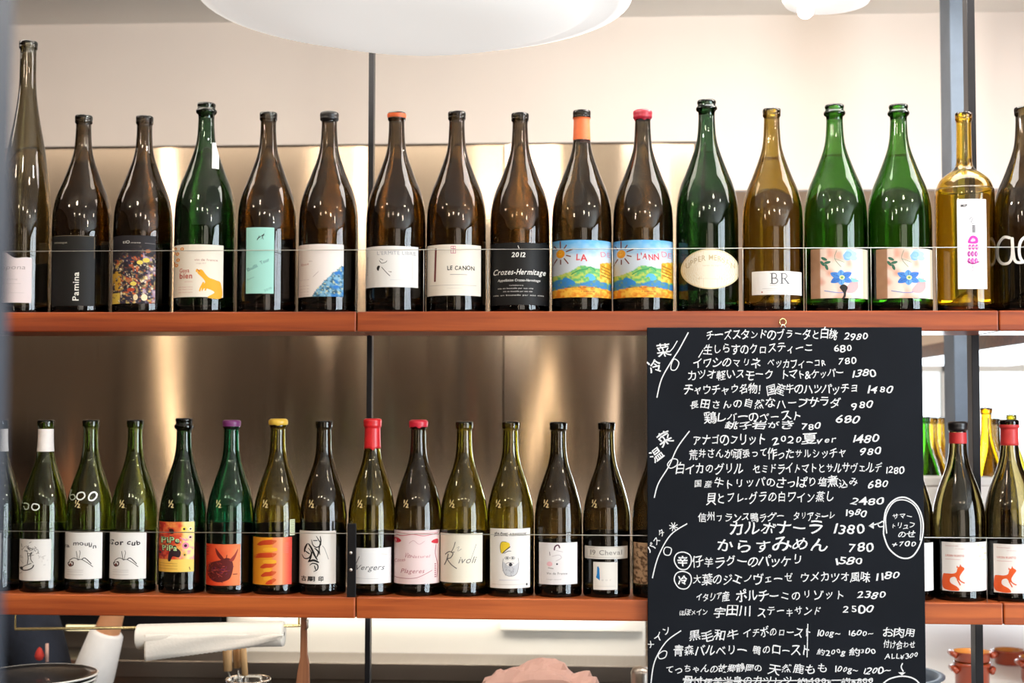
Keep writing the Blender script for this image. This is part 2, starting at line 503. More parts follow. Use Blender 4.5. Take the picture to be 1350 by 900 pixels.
# bracket plate on the lower shelf
b0 = at(457, 786, -.001); b1 = at(469.5, 690, -.001)
br = empty('steel_bracket', ((b0.x + b1.x) / 2, 0, ZL), 'flat black steel bracket with two screws, upright on the lower shelf edge', 'bracket')
bevel(box('plate', b0.x, b1.x, -.0005, .0035, ZL, b1.z, M['blacksteel'], br), .0008)
box('foot', b0.x, b1.x, .0035, .012, ZL, ZL + .003, M['blacksteel'], br)
for py in (728.5, 751):
    c = at(462.5, py, -.001)
    lathe('screw', [(.0001, .0018), (.0016, .0016), (.0026, .0006), (.0028, 0)], c, M['screw'], br, 16, tilt=Matrix.Rotation(PI / 2, 3, 'X'))


# ------------------------------------------------------------------ bottles
BURG_M = [(0, .96), (.012, .995), (.05, 1), (.20, 1), (.37, 1), (.424, .998), (.499, .978), (.54, .94), (.576, .886), (.615, .80), (.651, .696), (.69, .59), (.728, .494), (.765, .405), (.803, .335), (.84, .295), (.88, .275), (.93, .260), (.955, .258)]
BURG = [(0, .96), (.012, .995), (.05, 1), (.20, 1), (.43, 1), (.483, .975), (.53, .925), (.574, .85), (.62, .755), (.665, .645), (.71, .53), (.752, .438), (.80, .37), (.843, .335), (.90, .32), (.94, .315)]
FLUTE = [(0, .96), (.012, .995), (.05, 1), (.20, 1), (.33, 1), (.40, .97), (.49, .885), (.61, .70), (.70, .52), (.78, .385), (.85, .325), (.92, .315), (.955, .31)]
BORD = [(0, .96), (.012, .995), (.05, 1), (.20, 1), (.575, .995), (.61, .96), (.64, .90), (.665, .80), (.69, .60), (.71, .40), (.73, .30), (.76, .265), (.85, .255), (.94, .25)]


def bottle_shell(kind, R, H, finish):
    prof = {'burg_m': BURG_M, 'burg': BURG, 'flute': FLUTE, 'bord': BORD}[kind]
    pts = [(r * R, z * H) for z, r in prof]
    sm = [tuple(p) for p in catmull([np.array(q) for q in pts], 4)]
    rn = pts[-1][0]; zt = H
    if finish == 'champ':
        z0 = H * .925
        sm = [q for q in sm if q[1] < z0]
        sm += [(rn * 1.02, z0), (rn * 1.03, H - .0205), (rn * 1.24, H - .0185), (rn * 1.34, H - .0155), (rn * 1.32, H - .0125), (rn * 1.14, H - .0105), (rn * 1.10, H - .0075), (rn * 1.18, H - .005), (rn * 1.19, H - .002), (rn * 1.08, H)]
    else:
        sm = [q for q in sm if q[1] < H - .017]
        sm += [(rn * 1.0, H - .0165), (rn * 1.03, H - .0150), (rn * 1.14, H - .0135), (rn * 1.16, H - .0105), (rn * 1.13, H - .0085), (rn * 1.17, H - .0065), (rn * 1.17, H - .003), (rn * 1.12, H - .0008), (rn * 1.0, H)]
    outer = sm
    tk = .0043 if R > .046 else .0031
    inner = []
    for r, z in reversed(outer):
        if z > H - .004: continue
        if z < .012: continue
        rr = min(r, rn if z > H * .90 else r) - min(tk, .0034 if z > H * .75 else tk)
        inner.append((rr, z))
    ri = inner[-1][0]
    inner += [(ri * .97, .0085), (ri * .80, .008), (ri * .55, .016), (ri * .3, .030), (ri * .1, .036), (.0001, .037)]
    under = [(.0001, .031), (R * .12, .030), (R * .35, .022), (R * .62, .008), (R * .82, .001), (R * .9, 0)]
    return under + outer + inner, outer


def clampasin(v): return math.asin(max(-.985, min(.985, v)))


class Bottle:
    def __init__(s, cx, top, hw, row, kind, tint, label, group, finish='cork', zt=None, Yc=None, cat='bottle', name='wine_bottle', pose=None):
        s.cx = cx; s.row = row
        zt = (ZU if row == 'u' else ZL) if zt is None else zt
        s.Yc = Yc if Yc is not None else (.062 if row == 'u' else .058)
        p = at(cx, 600 if row == 'l' else 300, s.Yc)
        s.R = hw / scale_at(cx, s.Yc) * .995; s.H = at(cx, top, s.Yc - .01).z - zt
        if row == 'u': p = at(cx, 250, s.Yc)
        s.loc = Vector((p.x, s.Yc, zt)); s.zt = zt
        s.root = empty(name, s.loc, label, cat, group)
        if row == 'l' and Yc is None and 100 < cx < 830: SMALL.append(s)
        prof, s.outer = bottle_shell(kind, s.R, s.H, finish)
        lathe('glass_body', prof, s.loc, tint, s.root, 56)
        d = CAM - s.loc; s.phi = math.atan2(d.x, -d.y)
        s.sc = 1 / ((at(cx + 10, 600, s.Yc - s.R * .8) - at(cx, 600, s.Yc - s.R * .8)).x / 10)

    def rad(s, z):
        o = s.outer
        for i in range(len(o) - 1):
            if o[i][1] <= z <= o[i + 1][1] and o[i + 1][1] > o[i][1]:
                t = (z - o[i][1]) / (o[i + 1][1] - o[i][1]); return o[i][0] * (1 - t) + o[i + 1][0] * t
        return s.R

    def th(s, px):             # photograph column to angle round the bottle
        return clampasin((px - s.cx) / (s.R * s.sc0)) if 0 else clampasin((px - s.cx) / s.hwpx)

    @property
    def hwpx(s): return s.R * scale_at(s.cx, s.Yc)

    def pt(s, px, py, off):
        z = at(px, py, s.Yc - s.R * .9).z
        r = s.rad(z - s.zt)
        hw = s.hwpx * r / s.R if r < s.R * .97 else s.hwpx
        t = clampasin((px - s.cx) / hw) + s.phi
        return (s.loc.x + math.sin(t) * (r + off), s.loc.y - math.cos(t) * (r + off), z)

    def label(s, x0, x1, y0, y1, paint=None, art=None, paper=(232, 226, 216), step=3., name='label', lab=None, edge=None, off=.00012):
        """paper patch between photograph columns x0..x1 and rows y0..y1 with its print"""
        V = []; Fc = []; C = []
        if paper is not None or paint is not None:
            nx = max(2, int((x1 - x0) / step)) + 1; ny = max(2, int((y1 - y0) / step)) + 1
            if paint is None: nx = max(nx, 14)
            t0, t1 = clampasin((x0 - s.cx) / s.hwpx), clampasin((x1 - s.cx) / s.hwpx)
            X = s.cx + np.sin(np.linspace(t0, t1, nx)) * s.hwpx
            Yv = np.linspace(0, 1, ny)
            gx, gv = np.meshgrid(X, Yv)
            ytop = np.array([edge(x) if edge else y0 for x in X])
            gy = ytop[None, :] + (y1 - ytop[None, :]) * gv
            if paint is not None: col = lin(np.clip(paint(gx, gy), 0, 255))
            else: col = np.broadcast_to(lin(paper), gx.shape + (3,))
            for i in range(ny):
                for j in range(nx): V.append(s.pt(gx[i, j], gy[i, j], off)); C.append(col[i, j])
            for i in range(ny - 1):
                for j in range(nx - 1):
                    a = i * nx + j; Fc.append((a, a + nx, a + nx + 1, a + 1))
        if art is not None:
            T, CC, Lr = art.split(3.2)
            for t, c, l in zip(T, CC, Lr):
                b = len(V)
                cr = (t[1][0] - t[0][0]) * (t[2][1] - t[0][1]) - (t[1][1] - t[0][1]) * (t[2][0] - t[0][0])
                for q in t: V.append(s.pt(q[0], q[1], off + .00006 + l * .000012)); C.append(c)
                Fc.append((b, b + 1, b + 2) if cr < 0 else (b, b + 2, b + 1))
        o = mesh(name, V, Fc, M['ink'], s.root, True, cols=np.array(C))
        if lab: o['label'] = lab
        return o

    def back(s, y0, y1, span=150):
        z0 = at(s.cx, y1, s.Yc).z; z1 = at(s.cx, y0, s.Yc).z
        V = []; Fc = []; n = 20
        for i in range(n + 1):
            t = s.phi + PI + math.radians(span) * (i / n - .5)
            for z in (z0, z1):
                r = s.rad((z - s.zt)) + .00015
                V.append((s.loc.x + math.sin(t) * r, s.loc.y - math.cos(t) * r, z))
        for i in range(n): Fc.append((2 * i, 2 * i + 2, 2 * i + 3, 2 * i + 1))
        mesh('back_label', V, Fc, M['backpaper'], s.root, True)

    def cap(s, h, col, name='wax_seal', extra=.0009, z_off=0., lab=None, rough=.35, ragged=0., top=True):
        """closed sleeve over the top h metres of the neck"""
        m = mat(name + '_' + '_'.join(str(int(c)) for c in col), col, rough, coat=.08, noise=.1, nscale=60)
        zt = s.H - z_off
        pr = [(r + extra, z) for r, z in s.outer if z > zt - h and z <= zt + 1e-6]
        r0 = s.rad(zt - h); pr = [(r0 + extra * .4, zt - h)] + pr
        if top and z_off == 0: pr += [(pr[-1][0] * .9, s.H + extra), (.0001, s.H + extra)]
        V, Fc = lathe_vf(pr, s.loc, 32)
        if ragged:
            V = [list(v) for v in V]
            for k in range(32): V[k][2] += ragged * (math.sin(k * 1.7) + math.sin(k * .9 + 1)) * .5
        o = mesh(name, V, Fc, m, s.root, True)
        if lab: o['label'] = lab


def noise2(X, Y, sc, seed=0, octv=3):
    r = np.random.RandomState(seed); out = np.zeros_like(X, float); amp = 1; tot = 0
    for o in range(octv):
        g = r.rand(64, 64); u = X / sc * (2 ** o) + 7; v = Y / sc * (2 ** o) + 3
        i = np.floor(u).astype(int); j = np.floor(v).astype(int); fu = u - i; fv = v - j
        fu = fu * fu * (3 - 2 * fu); fv = fv * fv * (3 - 2 * fv)
        a = g[i % 64, j % 64]; b = g[(i + 1) % 64, j % 64]; c = g[i % 64, (j + 1) % 64]; d = g[(i + 1) % 64, (j + 1) % 64]
        out += amp * ((a * (1 - fu) + b * fu) * (1 - fv) + (c * (1 - fu) + d * fu) * fv); tot += amp; amp *= .5
    return out / tot


def mix(a, b, t):
    t = np.clip(t, 0, 1)[..., None]
    return np.asarray(a, float) * (1 - t) + np.asarray(b, float) * t


SMALL = []
GU = 'big bottles on the upper shelf'; GL = 'small bottles on the lower shelf'
INK = (40, 36, 34); GREY = (150, 142, 136)

# ---- 1 tall flute bottle
b = Bottle(34, 53, 34, 'u', 'flute', G['flute'], 'very tall slender brown bottle with a pink-white torn-edge label, far left of the upper shelf', GU)
a = Art(); a.text('ippona', 1, 355, 36, 6, (168, 156, 158), shear=.2); a.text('riesling', 8, 369, 26, 2.2, (190, 180, 180)); a.stroke([(4, 374), (30, 374)], .5, (200, 190, 190)); a.stroke([(8, 386), (34, 386)], .6, (205, 196, 196))
b.label(1.5, 43.5, 336, 399, art=a, paper=(226, 214, 216), edge=lambda x: 341 - 9 * math.exp(-((x - 8) / 9) ** 2) - 2 * math.exp(-((x - 36) / 9) ** 2), name='label')
b.back(345, 398)
# ---- 2
b = Bottle(109, 151, 39, 'u', 'burg_m', G['brown'], 'brown bottle with a plain black label and white vertical lettering, second on the upper shelf', GU)
a = Art(); a.text('Weingut', 74, 321, 91, 2.6, (170, 165, 150)); a.text('Pamina', 106, 397, 145, 8, (236, 234, 224), rot=-PI / 2, bold=.012)
a.stroke([(73, 311), (124, 311)], .6, (110, 100, 80)); a.stroke([(125, 312), (125, 340)], .8, (96, 78, 52))
b.label(72, 126, 310.5, 403, art=a, paper=(15, 14, 13)); b.back(320, 402, 200)
# ---- 3
b = Bottle(189.5, 152, 39, 'u', 'burg_m', G['brown'], 'brown bottle with a dark label crowded with small yellow and purple painted figures', GU)


def p3(X, Y):
    base = mix((26, 23, 27), (38, 34, 40), noise2(X, Y, 12, 1))
    n = noise2(X, Y, 3.2, 2, 3); n2 = noise2(X, Y, 6, 3, 2); n3 = noise2(X, Y, 2.5, 4, 3)
    body = np.clip((Y - 322 - 8 * np.abs((X - 187) / 20)) / 10, 0, 1) * np.clip((n2 - .25) * 4 + (Y - 345) / 60, 0, 1)
    c = mix((44, 40, 62), (206, 176, 96), (n - .50) * 5)
    c = mix(c, (196, 92, 50), (n3 - .58) * 9)
    c = mix(c, (176, 150, 172), (n2 - .5) * 5 * (X > 190)); c = mix(c, (34, 30, 40), (.42 - noise2(X, Y, 7, 12)) * 9)
    c = mix(c, (238, 226, 190), (noise2(X, Y, 2.2, 9) - .66) * 12)
    out = base * (1 - body[..., None]) + c * body[..., None]
    L = (X < 162) & (Y > 357) & (Y < 382) & (n > .42); out[L] = (206, 162, 60)
    L = (X < 161) & (Y > 386) & (n > .35); out[L] = (226, 200, 90)
    return out


a = Art(); a.text('tiO', 164, 321, 173, 4, (226, 224, 216)); a.text('mano', 174, 321, 187, 2.2, (196, 190, 186)); a.stroke([(192, 320.5), (205, 321)], .5, (120, 116, 116))
for x, y, r_ in ((186, 346, 4), (194, 343, 4.5), (196, 331, 3.4), (178, 374, 4), (172, 370, 3)):
    a.disc(x, y, r_, r_ * .7, (226, 206, 92) if r_ > 3.5 else (170, 110, 70))
a.disc(175, 382, 5, 2.4, (180, 66, 36)); a.disc(181, 392, 3, 4, (232, 214, 170)); a.disc(192, 392, 4, 4.5, (240, 226, 190))
b.label(150, 206, 310.5, 400, p3, a, step=.9); b.back(318, 402, 200)
# ---- 4 green
b = Bottle(271, 135, 40.5, 'u', 'burg_m', G['deep'], 'deep green bottle with a cream label showing an orange animal and orange flowers', GU, 'champ')
a = Art(); O = (240, 172, 40)
a.blob([(264, 356), (268, 356), (272, 361), (277, 366), (286, 369), (292, 373), (293, 392), (275, 392), (284, 385), (272, 380), (268, 384), (268, 376), (272, 372), (268, 366), (262, 360)], O)
a.stroke([(270, 372), (266, 380), (265, 384)], 2, O); a.stroke([(275, 374), (272, 383)], 2, O)
a.disc(261, 357, 1.2, 2, O); a.stroke([(265, 358), (261, 355)], 1.5, (200, 120, 60))
for x, y in ((233, 327), (236, 334), (231, 332), (242, 328), (237, 342), (231, 346), (235, 349), (229, 344)):
    a.disc(x, y, 2.4, 2.2, (234, 150, 62))
    a.disc(x, y, .9, .9, (240, 226, 200))
a.text('vin de france', 258, 344, 288, 3, (176, 120, 110)); a.text('rouge 2017', 260, 348, 273, 1.8, (200, 170, 160))
a.text('Goya', 239, 359, 252, 5.4, (190, 84, 66), bold=.01); a.text('bien', 239, 367, 256, 7.2, (184, 76, 60), bold=.02)
for y in (372, 379, 382, 386): a.text('xin lavo toru', 238 + (8 if y == 372 else 0), y, 256, 1.6, (206, 140, 130))
b.label(228.5, 295, 322.5, 391.5, art=a, paper=(238, 228, 212)); b.back(330, 390)
bb = Art()
b.label(279, 288, 180, 219, paper=(232, 230, 226), name='neck_tag', edge=lambda x: 180 + (288 - x) * .3)
# ---- 5 teal label
b = Bottle(353, 147, 39.5, 'u', 'burg_m', G['brown'], 'brown bottle with a tall narrow pale turquoise label', GU)
a = Art(); D = (44, 50, 52)
a.blob([(351, 303), (348, 309), (341, 314), (340, 316), (344, 313), (347, 311), (345, 316), (349, 310), (350, 312), (349, 308)], D); a.stroke([(343, 311), (340, 317)], .8, D); a.stroke([(346, 310), (348, 316)], .6, D)
a.text('Bulli', 328, 358, 343, 4.5, (100, 150, 150), rot=-.42, bold=.02); a.text('Tour', 345, 349, 358, 4.5, (110, 152, 150), rot=-.42, bold=.02)
a.text('Selva', 328, 370, 338, 2.4, (120, 165, 160), rot=-.42); a.text('2019', 350, 385, 361, 3, (120, 165, 160), rot=-.42)
b.label(326, 362, 300, 387, art=a, paper=(160, 216, 204)); b.back(312, 398)
# ---- 6 coast label
b = Bottle(433.5, 147, 39.5, 'u', 'burg_m', G['brown'], 'brown bottle with a black lip and a pale label of a blue rocky coast', GU)


def p6(X, Y):
    base = mix((236, 226, 220), (228, 208, 196), (410 - X) / 20)
    edge = 391 - np.clip((X - 412) / 38, 0, 1) ** .8 * 42 + 3 * noise2(X, Y, 5, 5)
    n = noise2(X, Y, 2.6, 6, 3); n2 = noise2(X, Y, 6, 7, 2)
    rock = mix((40, 84, 110), (120, 170, 200), (n - .35) * 4); rock = mix(rock, (206, 206, 160), (noise2(X, Y, 2, 8) - .6) * 9)
    rock = mix(rock, (30, 110, 190), (n2 - .5) * 5 * (X > 436))
    return np.where((Y > edge)[..., None], rock, base)


a = Art(); a.text('Ibex', 398, 350, 409, 3.4, (190, 130, 120), rot=-.1, shear=.2); a.text('vino', 408, 345, 413, 2, (180, 160, 160))
for y in (369, 377, 381, 385, 389): a.text('san leo vin', 397, y, 409, 1.5, (190, 170, 168))
a.stroke([(414, 365), (421, 358)], .5, (180, 160, 160))
b.label(395, 453.5, 322, 391, p6, a, step=1.0); b.back(330, 400)
b.cap(.016, (14, 12, 12), 'capsule')
# ---- 7 orange rim
b = Bottle(522.5, 147, 40, 'u', 'burg_m', G['brown'], 'brown bottle with an orange lip band and a cherub drawing on its white label', GU)
a = Art(); a.text('L\'ERMITE LIBRE', 498, 336, 549, 5, (170, 170, 176), shear=-.1)
a.stroke([(501, 343), (504, 347), (509, 346), (511, 344)], .7, INK, 3); a.stroke([(502, 341), (506, 343)], .6, INK)
a.blob([(498, 352), (500, 350), (502, 351), (501, 354), (500, 357), (498, 355)], INK); a.stroke([(504, 352), (510, 359), (515, 364)], .8, INK, 3)
a.stroke([(513, 358), (517, 359)], .7, GREY); a.disc(516, 358.5, 1, .7, GREY); a.stroke([(515, 369), (542, 369)], .4, (200, 200, 204)); a.stroke([(544, 338), (544, 368)], .4, (206, 206, 210))
for k in range(8): a.stroke([(485, 338 + k * 3.2), (486.4, 339 + k * 3.2)], .7, (120, 110, 104))
b.label(481.5, 551.5, 324.5, 378.5, art=a, paper=(232, 230, 226)); b.back(330, 392)
b.cap(.0075, (220, 96, 44), 'lip_band', z_off=.0025, rough=.5)
# ---- 8
b = Bottle(602, 146, 39.8, 'u', 'burg_m', G['brown'], 'brown bottle with a cream label carrying a vertical maroon line and black capitals', GU)
a = Art(); a.poly([(574.2, 327), (576.6, 327), (575.5, 371), (573, 371)], (112, 52, 50))
for q in ((595, 325, 601, 328), (595, 329, 601, 334)):
    a.stroke([(q[0], q[1]), (q[2], q[1]), (q[2], q[3]), (q[0], q[3])], .9, (196, 110, 136), closed=True)
a.stroke([(598, 325), (598, 334)], .7, (196, 110, 136))
a.text('LE CANON', 590, 356, 626, 5.6, INK, bold=.022, jit=.4); a.stroke([(594, 362), (616, 362)], .7, (150, 145, 140))
a.stroke([(568, 376), (628, 376)], .6, (190, 182, 172)); a.stroke([(590, 380), (610, 380)], .4, (205, 198, 188))
b.label(564, 634, 322.5, 389.5, art=a, paper=(232, 224, 210)); b.back(328, 400)
# ---- 9 black label printed on glass
b = Bottle(685.5, 148, 39.5, 'u', 'burg_m', G['brown'], 'brown bottle with white script lettering and a year on a black label', GU)
a = Art(); W = (232, 230, 224)
a.text('2012', 674.5, 339, 693, 6.4, W, bold=.02, shear=.15); a.stroke([(683, 324), (684.5, 328)], .8, W)
a.text('Crozes-Hermitage', 650, 362, 719, 7.5, W, bold=.012, shear=.3); a.text('Appellation Crozes-Hermitage', 657, 371, 712, 3.4, W, shear=.2, bold=.01)
for y, x0, x1 in ((377, 672, 690), (381, 657, 703), (385, 664, 702), (390, 651, 717)): a.text('mis en bouteille par nos vins', x0, y, x1, 2., (214, 212, 206))
b.label(648, 723, 320, 402, art=a, paper=(10, 9, 9), off=.0001)
b.back(318, 402, 200)


# ---- 10, 11 landscape labels
def pland(x0):
    def f(X, Y):
        u = X - x0
        n = noise2(X - x0, Y, 9, 21, 3); n2 = noise2(X - x0, Y, 3, 22, 3)
        c = mix((96, 170, 222), (206, 216, 226), (Y - 316) / 22 + (n - .5))
        h1 = 362 - 12 * np.exp(-((u - 42) / 18) ** 2) - 6 * np.exp(-((u - 66) / 9) ** 2) + 3 * (n - .5)
        c = np.where((Y > h1)[..., None], mix((92, 176, 108), (196, 206, 96), (n2 - .4) * 4), c)
        h2 = 371 - 3 * np.sin(u / 7.) + 3 * (n - .5)
        c = np.where((Y > h2)[..., None], mix((60, 130, 190), (110, 150, 110), (n2 - .5) * 4), c)
        yel = (u > 62) & (Y > 344 + (76 - u) * .2) & (Y < 372); c = np.where(yel[..., None], mix((222, 160, 40), (236, 206, 90), (n2 - .4) * 5), c)
        h3 = 384 - 5 * np.exp(-((u - 40) / 30) ** 2) - 1.5
        c = np.where((Y > h3)[..., None], mix((222, 130, 30), (244, 190, 70), (n2 - .35) * 4), c)
        return c
    return f


for cx, x0, x1, word, lb in ((767, 728.5, 805.5, 'LA', 'brown bottle with an orange neck sleeve and a bright painted landscape label'),
                             (847.5, 808.5, 887.5, "L'ANN", 'brown bottle with red wax on the lip and a bright painted landscape label')):
    b = Bottle(cx, 144.5, 39.8, 'u', 'burg_m', G['dark'], lb, GU)
    a = Art(); sx = x0 + 11
    for k in range(10):
        an = k * PI / 5 + .3
        if 2.6 < an < 3.9: continue
        a.stroke([(sx + 7.5 * math.cos(an), 334 + 7.5 * math.sin(an)), (sx + (14 + (k % 2) * 3) * math.cos(an), 334 + (14 + (k % 2) * 3) * math.sin(an))], 1.6, (120, 66, 60))
    a.disc(sx, 334, 5.6, 5.6, (240, 160, 30)); a.disc(sx - 1, 333, 3, 3, (250, 184, 50))
    a.text(word, x0 + 31, 343, x0 + (46 if word == 'LA' else 60), 8.5, (206, 74, 80), bold=.02, jit=.8)
    a.text('DE', x0 + 62, 338, x0 + 76, 7, (220, 130, 140), jit=.8)
    B_ = (50, 130, 200)
    a.blob([(x0 + 13, 372), (x0 + 15, 366), (x0 + 22, 367), (x0 + 30, 373), (x0 + 20, 376), (x0 + 18, 371)], B_)
    a.blob([(x0 + 42, 366), (x0 + 46, 361), (x0 + 53, 362), (x0 + 56, 368), (x0 + 49, 370), (x0 + 47, 365)], (86, 176, 214))
    a.stroke([(x0 + 25, 362), (x0 + 34, 357), (x0 + 44, 355), (x0 + 50, 352), (x0 + 56, 357)], 1.3, (60, 150, 90), 3)
    for k in range(4): a.stroke([(x0 + 63, 350 + k * 4), (x0 + 75, 354 + k * 4)], .9, (150, 90, 20))
    a.text('domaine ma maison et cru', x0 + 20, 379.5, x0 + 60, 2.2, (70, 60, 70)); a.text('v ventoux', x0 + 37, 385, x0 + 56, 2.4, (90, 60, 30))
    b.label(x0, x1, 316.5, 392, pland(x0), a, step=1.1); b.back(330, 398)
    if word == 'LA':
        m_ = b.cap(.0405, (232, 112, 60), 'neck_sleeve', z_off=.0125, extra=.0006, rough=.5, top=False)
        t = Art(); t.text('BRUTAL', 765, 183.5, 778, 3.8, (60, 30, 24), bold=.02); b.label(765, 778, 175, 185, None, t, paper=None, name='sleeve_print', off=.0008)
    else: b.cap(.017, (150, 28, 46), 'wax_seal', ragged=.0025)
# ---- 12 champagne, oval
b = Bottle(932, 131, 41, 'u', 'burg_m', G['deep'], 'dark green bottle with an oval cream label, tallest above the chalkboard', GU, 'champ')
a = Art(); a.disc(936, 354.7, 38, 26.5, (226, 206, 164), 40); a.disc(936, 354.7, 36.3, 24.8, (240, 230, 208), 40)
a.text('UPPER MERSAN', 904, 355, 968, 7.2, (196, 176, 140), bold=.015, arc=12); a.text('cuvee du vigne', 926, 351, 950, 2.2, (200, 188, 160)); a.stroke([(918, 367), (948, 368)], .5, (210, 200, 176))
b.label(898, 974, 328, 381, None, a, paper=None); b.back(335, 380)
# ---- 13 BR
b = Bottle(1018, 142, 39.5, 'u', 'burg_m', G['yellow'], 'yellow-olive bottle with a small low white label bearing two serif capitals', GU)
a = Art()


def serif(a, x, y, s, ch, col):
    a.stroke([(x + s * .18, y), (x + s * .18, y - s)], s * .13, col)
    for yy in (y, y - s): a.stroke([(x, yy), (x + s * .4, yy)], s * .05, col)
    if ch == 'B':
        a.stroke([(x + s * .2, y - s), (x + s * .5, y - s * .97), (x + s * .62, y - s * .76), (x + s * .5, y - s * .56), (x + s * .2, y - s * .53)], s * .08, col, 5)
        a.stroke([(x + s * .2, y - s * .53), (x + s * .58, y - s * .5), (x + s * .72, y - s * .27), (x + s * .55, y - s * .03), (x + s * .2, y)], s * .09, col, 5)
    else:
        a.stroke([(x + s * .2, y - s), (x + s * .5, y - s * .97), (x + s * .64, y - s * .74), (x + s * .5, y - s * .52), (x + s * .2, y - s * .5)], s * .08, col, 5)
        a.stroke([(x + s * .42, y - s * .5), (x + s * .8, y)], s * .12, col); a.stroke([(x + s * .68, y), (x + s * .92, y)], s * .05, col)


serif(a, 1014.5, 374, 13.5, 'B', (92, 92, 96)); serif(a, 1027, 374, 13.5, 'R', (92, 92, 96))
a.stroke([(1014, 376.3), (1036, 376.3)], .5, (180, 178, 174)); a.stroke([(1005, 380.5), (1037, 380.5)], .5, (190, 188, 184)); a.stroke([(1010, 383), (1034, 383)], .4, (205, 200, 198)); a.disc(1004.5, 385, .9, .9, (170, 70, 60))
b.label(991.5, 1054.5, 357.5, 388.5, art=a, paper=(236, 234, 232))
# ---- 14, 15 flower labels
for cx, x0, x1, lb, extra in ((1101, 1069.5, 1148, 'green bottle with a blue flower label and a dark twig shape at its foot', 1),
                              (1185.5, 1156, 1234.5, 'green bottle with a clean blue flower label, beside the square-shouldered amber one', 0)):
    b = Bottle(cx, 137, 41, 'u', 'burg_m', G['green'], lb, GU, 'champ')
    px0 = x0 + (13.5 if not extra else 12)

    def pf(X, Y, px0=px0):
        n = noise2(X - px0, Y, 12, 31, 2)
        c = mix((242, 222, 208), (226, 168, 148), (n - .42) * 3)
        c = mix(c, (244, 236, 226), (X - px0 - 38) / 10)
        c = np.where((X < px0)[..., None], mix((168, 130, 100), (150, 112, 84), n), c)
        return np.where((X > px0 + 53)[..., None], mix((214, 196, 166), (236, 228, 208), (X - px0 - 53) / 5), c)
    a = Art(); ox = px0
    for k in range(9): a.disc(ox + 36 + 6 * math.cos(k * 2.4) * (k % 3) / 2, 338 + 6 * math.sin(k * 2.4) * (k % 3) / 2, 4.6, 3.8, ((150, 190, 232), (128, 176, 226), (170, 200, 236))[k % 3])
    a.stroke([(ox + 21, 330), (ox + 18, 341), (ox + 26, 352)], .8, (120, 150, 130), 3); a.stroke([(ox + 18, 341), (ox + 30, 346)], .7, (120, 160, 140))
    for u, v, r_ in ((5, 341, .5), (9, 346, -.2), (8, 352, 1.2), (3, 347, .9)): a.disc(ox + u, v, 4.2, 1.8, (60, 110, 90), rot=r_)
    a.blob([(ox + 44, 366), (ox + 36, 374), (ox + 30, 384), (ox + 40, 386), (ox + 47, 378)], (224, 168, 170))
    for k in range(6):
        an = k * PI / 3 + .5
        c_, s_ = math.cos(an), math.sin(an); L_ = 15 if k in (0, 2, 3, 5) else 12
        f_ = ((70, 130, 206), (96, 158, 224), (58, 116, 196))[k % 3]; X0, Y0 = ox + 26, 366
        a.blob([(X0, Y0), (X0 + c_ * L_ * .5 - s_ * 4.6, Y0 + (s_ * L_ * .5 + c_ * 4.6) * .85), (X0 + c_ * L_, Y0 + s_ * L_ * .85), (X0 + c_ * L_ * .5 + s_ * 4.6, Y0 + (s_ * L_ * .5 - c_ * 4.6) * .85)], f_)
        a.stroke([(X0, Y0), (X0 + c_ * L_ * .85, Y0 + s_ * L_ * .72)], .7, (40, 90, 170))
    a.disc(ox + 27, 366, 3.4, 3, (214, 226, 160)); a.disc(ox + 27, 366, 1.6, 1.4, (110, 150, 90)); a.blob([(ox + 38, 366), (ox + 48, 370), (ox + 40, 372)], (130, 190, 190))
    a.stroke([(ox + 5, 383), (ox + 22, 386), (ox + 32, 385)], 1, (120, 140, 200), 3)
    if extra: a.blob([(ox + 24, 379), (ox + 29, 375), (ox + 34, 379), (ox + 32, 385), (ox + 31, 392), (ox + 27, 394), (ox + 29, 387)], (30, 26, 26))
    b.label(x0, x1, 327.5, 393, pf, a, step=1.4); b.back(332, 392)
# ---- 16 bordeaux shape
b = Bottle(1271.5, 147, 37.8, 'u', 'bord', G['amber'], 'square-shouldered amber bottle with a tall narrow white label and a magenta figure', GU)
a = Art(); a.text('MiP', 1266.5, 273, 1275, 3.6, (30, 30, 30), bold=.04); a.stroke([(1278, 271.5), (1290, 271.5)], .5, (200, 200, 204)); a.stroke([(1274, 280.5), (1286, 280.5)], .4, (206, 206, 208))
a.stroke([(1277, 290), (1279, 287), (1281, 289), (1279, 293), (1282, 296)], .8, (120, 120, 130), 3)
for k in range(5): a.stroke([(1280, 298 + k * 2), (1284, 298 + k * 2)], 1.4, (60, 56, 60))
MG = (206, 60, 170)
a.blob([(1275, 318), (1278, 312), (1283, 311), (1287, 315), (1286, 321), (1276, 321)], MG); a.blob([(1278, 318), (1281, 314), (1284, 317), (1281, 319)], (240, 190, 230))
for i, y in enumerate((324, 333, 342)):
    for j in range(3):
        a.disc(1276 + j * 4.2 + (1 if i == 0 else 0), y + 2, 1.9, 3.6, MG if i != 1 else (176, 50, 150)); a.disc(1276.4 + j * 4.2 + (1 if i == 0 else 0), y + 2, .7, 2, (236, 170, 222))
a.stroke([(1274, 344), (1280, 348), (1288, 345)], 1.6, (150, 40, 120), 3)
a.stroke([(1280, 351), (1281, 356), (1278, 358)], .7, (180, 170, 180), 3); a.stroke([(1268, 366), (1292, 366)], .4, (205, 205, 205)); a.stroke([(1268, 374), (1292, 375)], .4, (205, 205, 205))
b.label(1262, 1297.5, 262.5, 381, art=a, paper=(240, 240, 244))
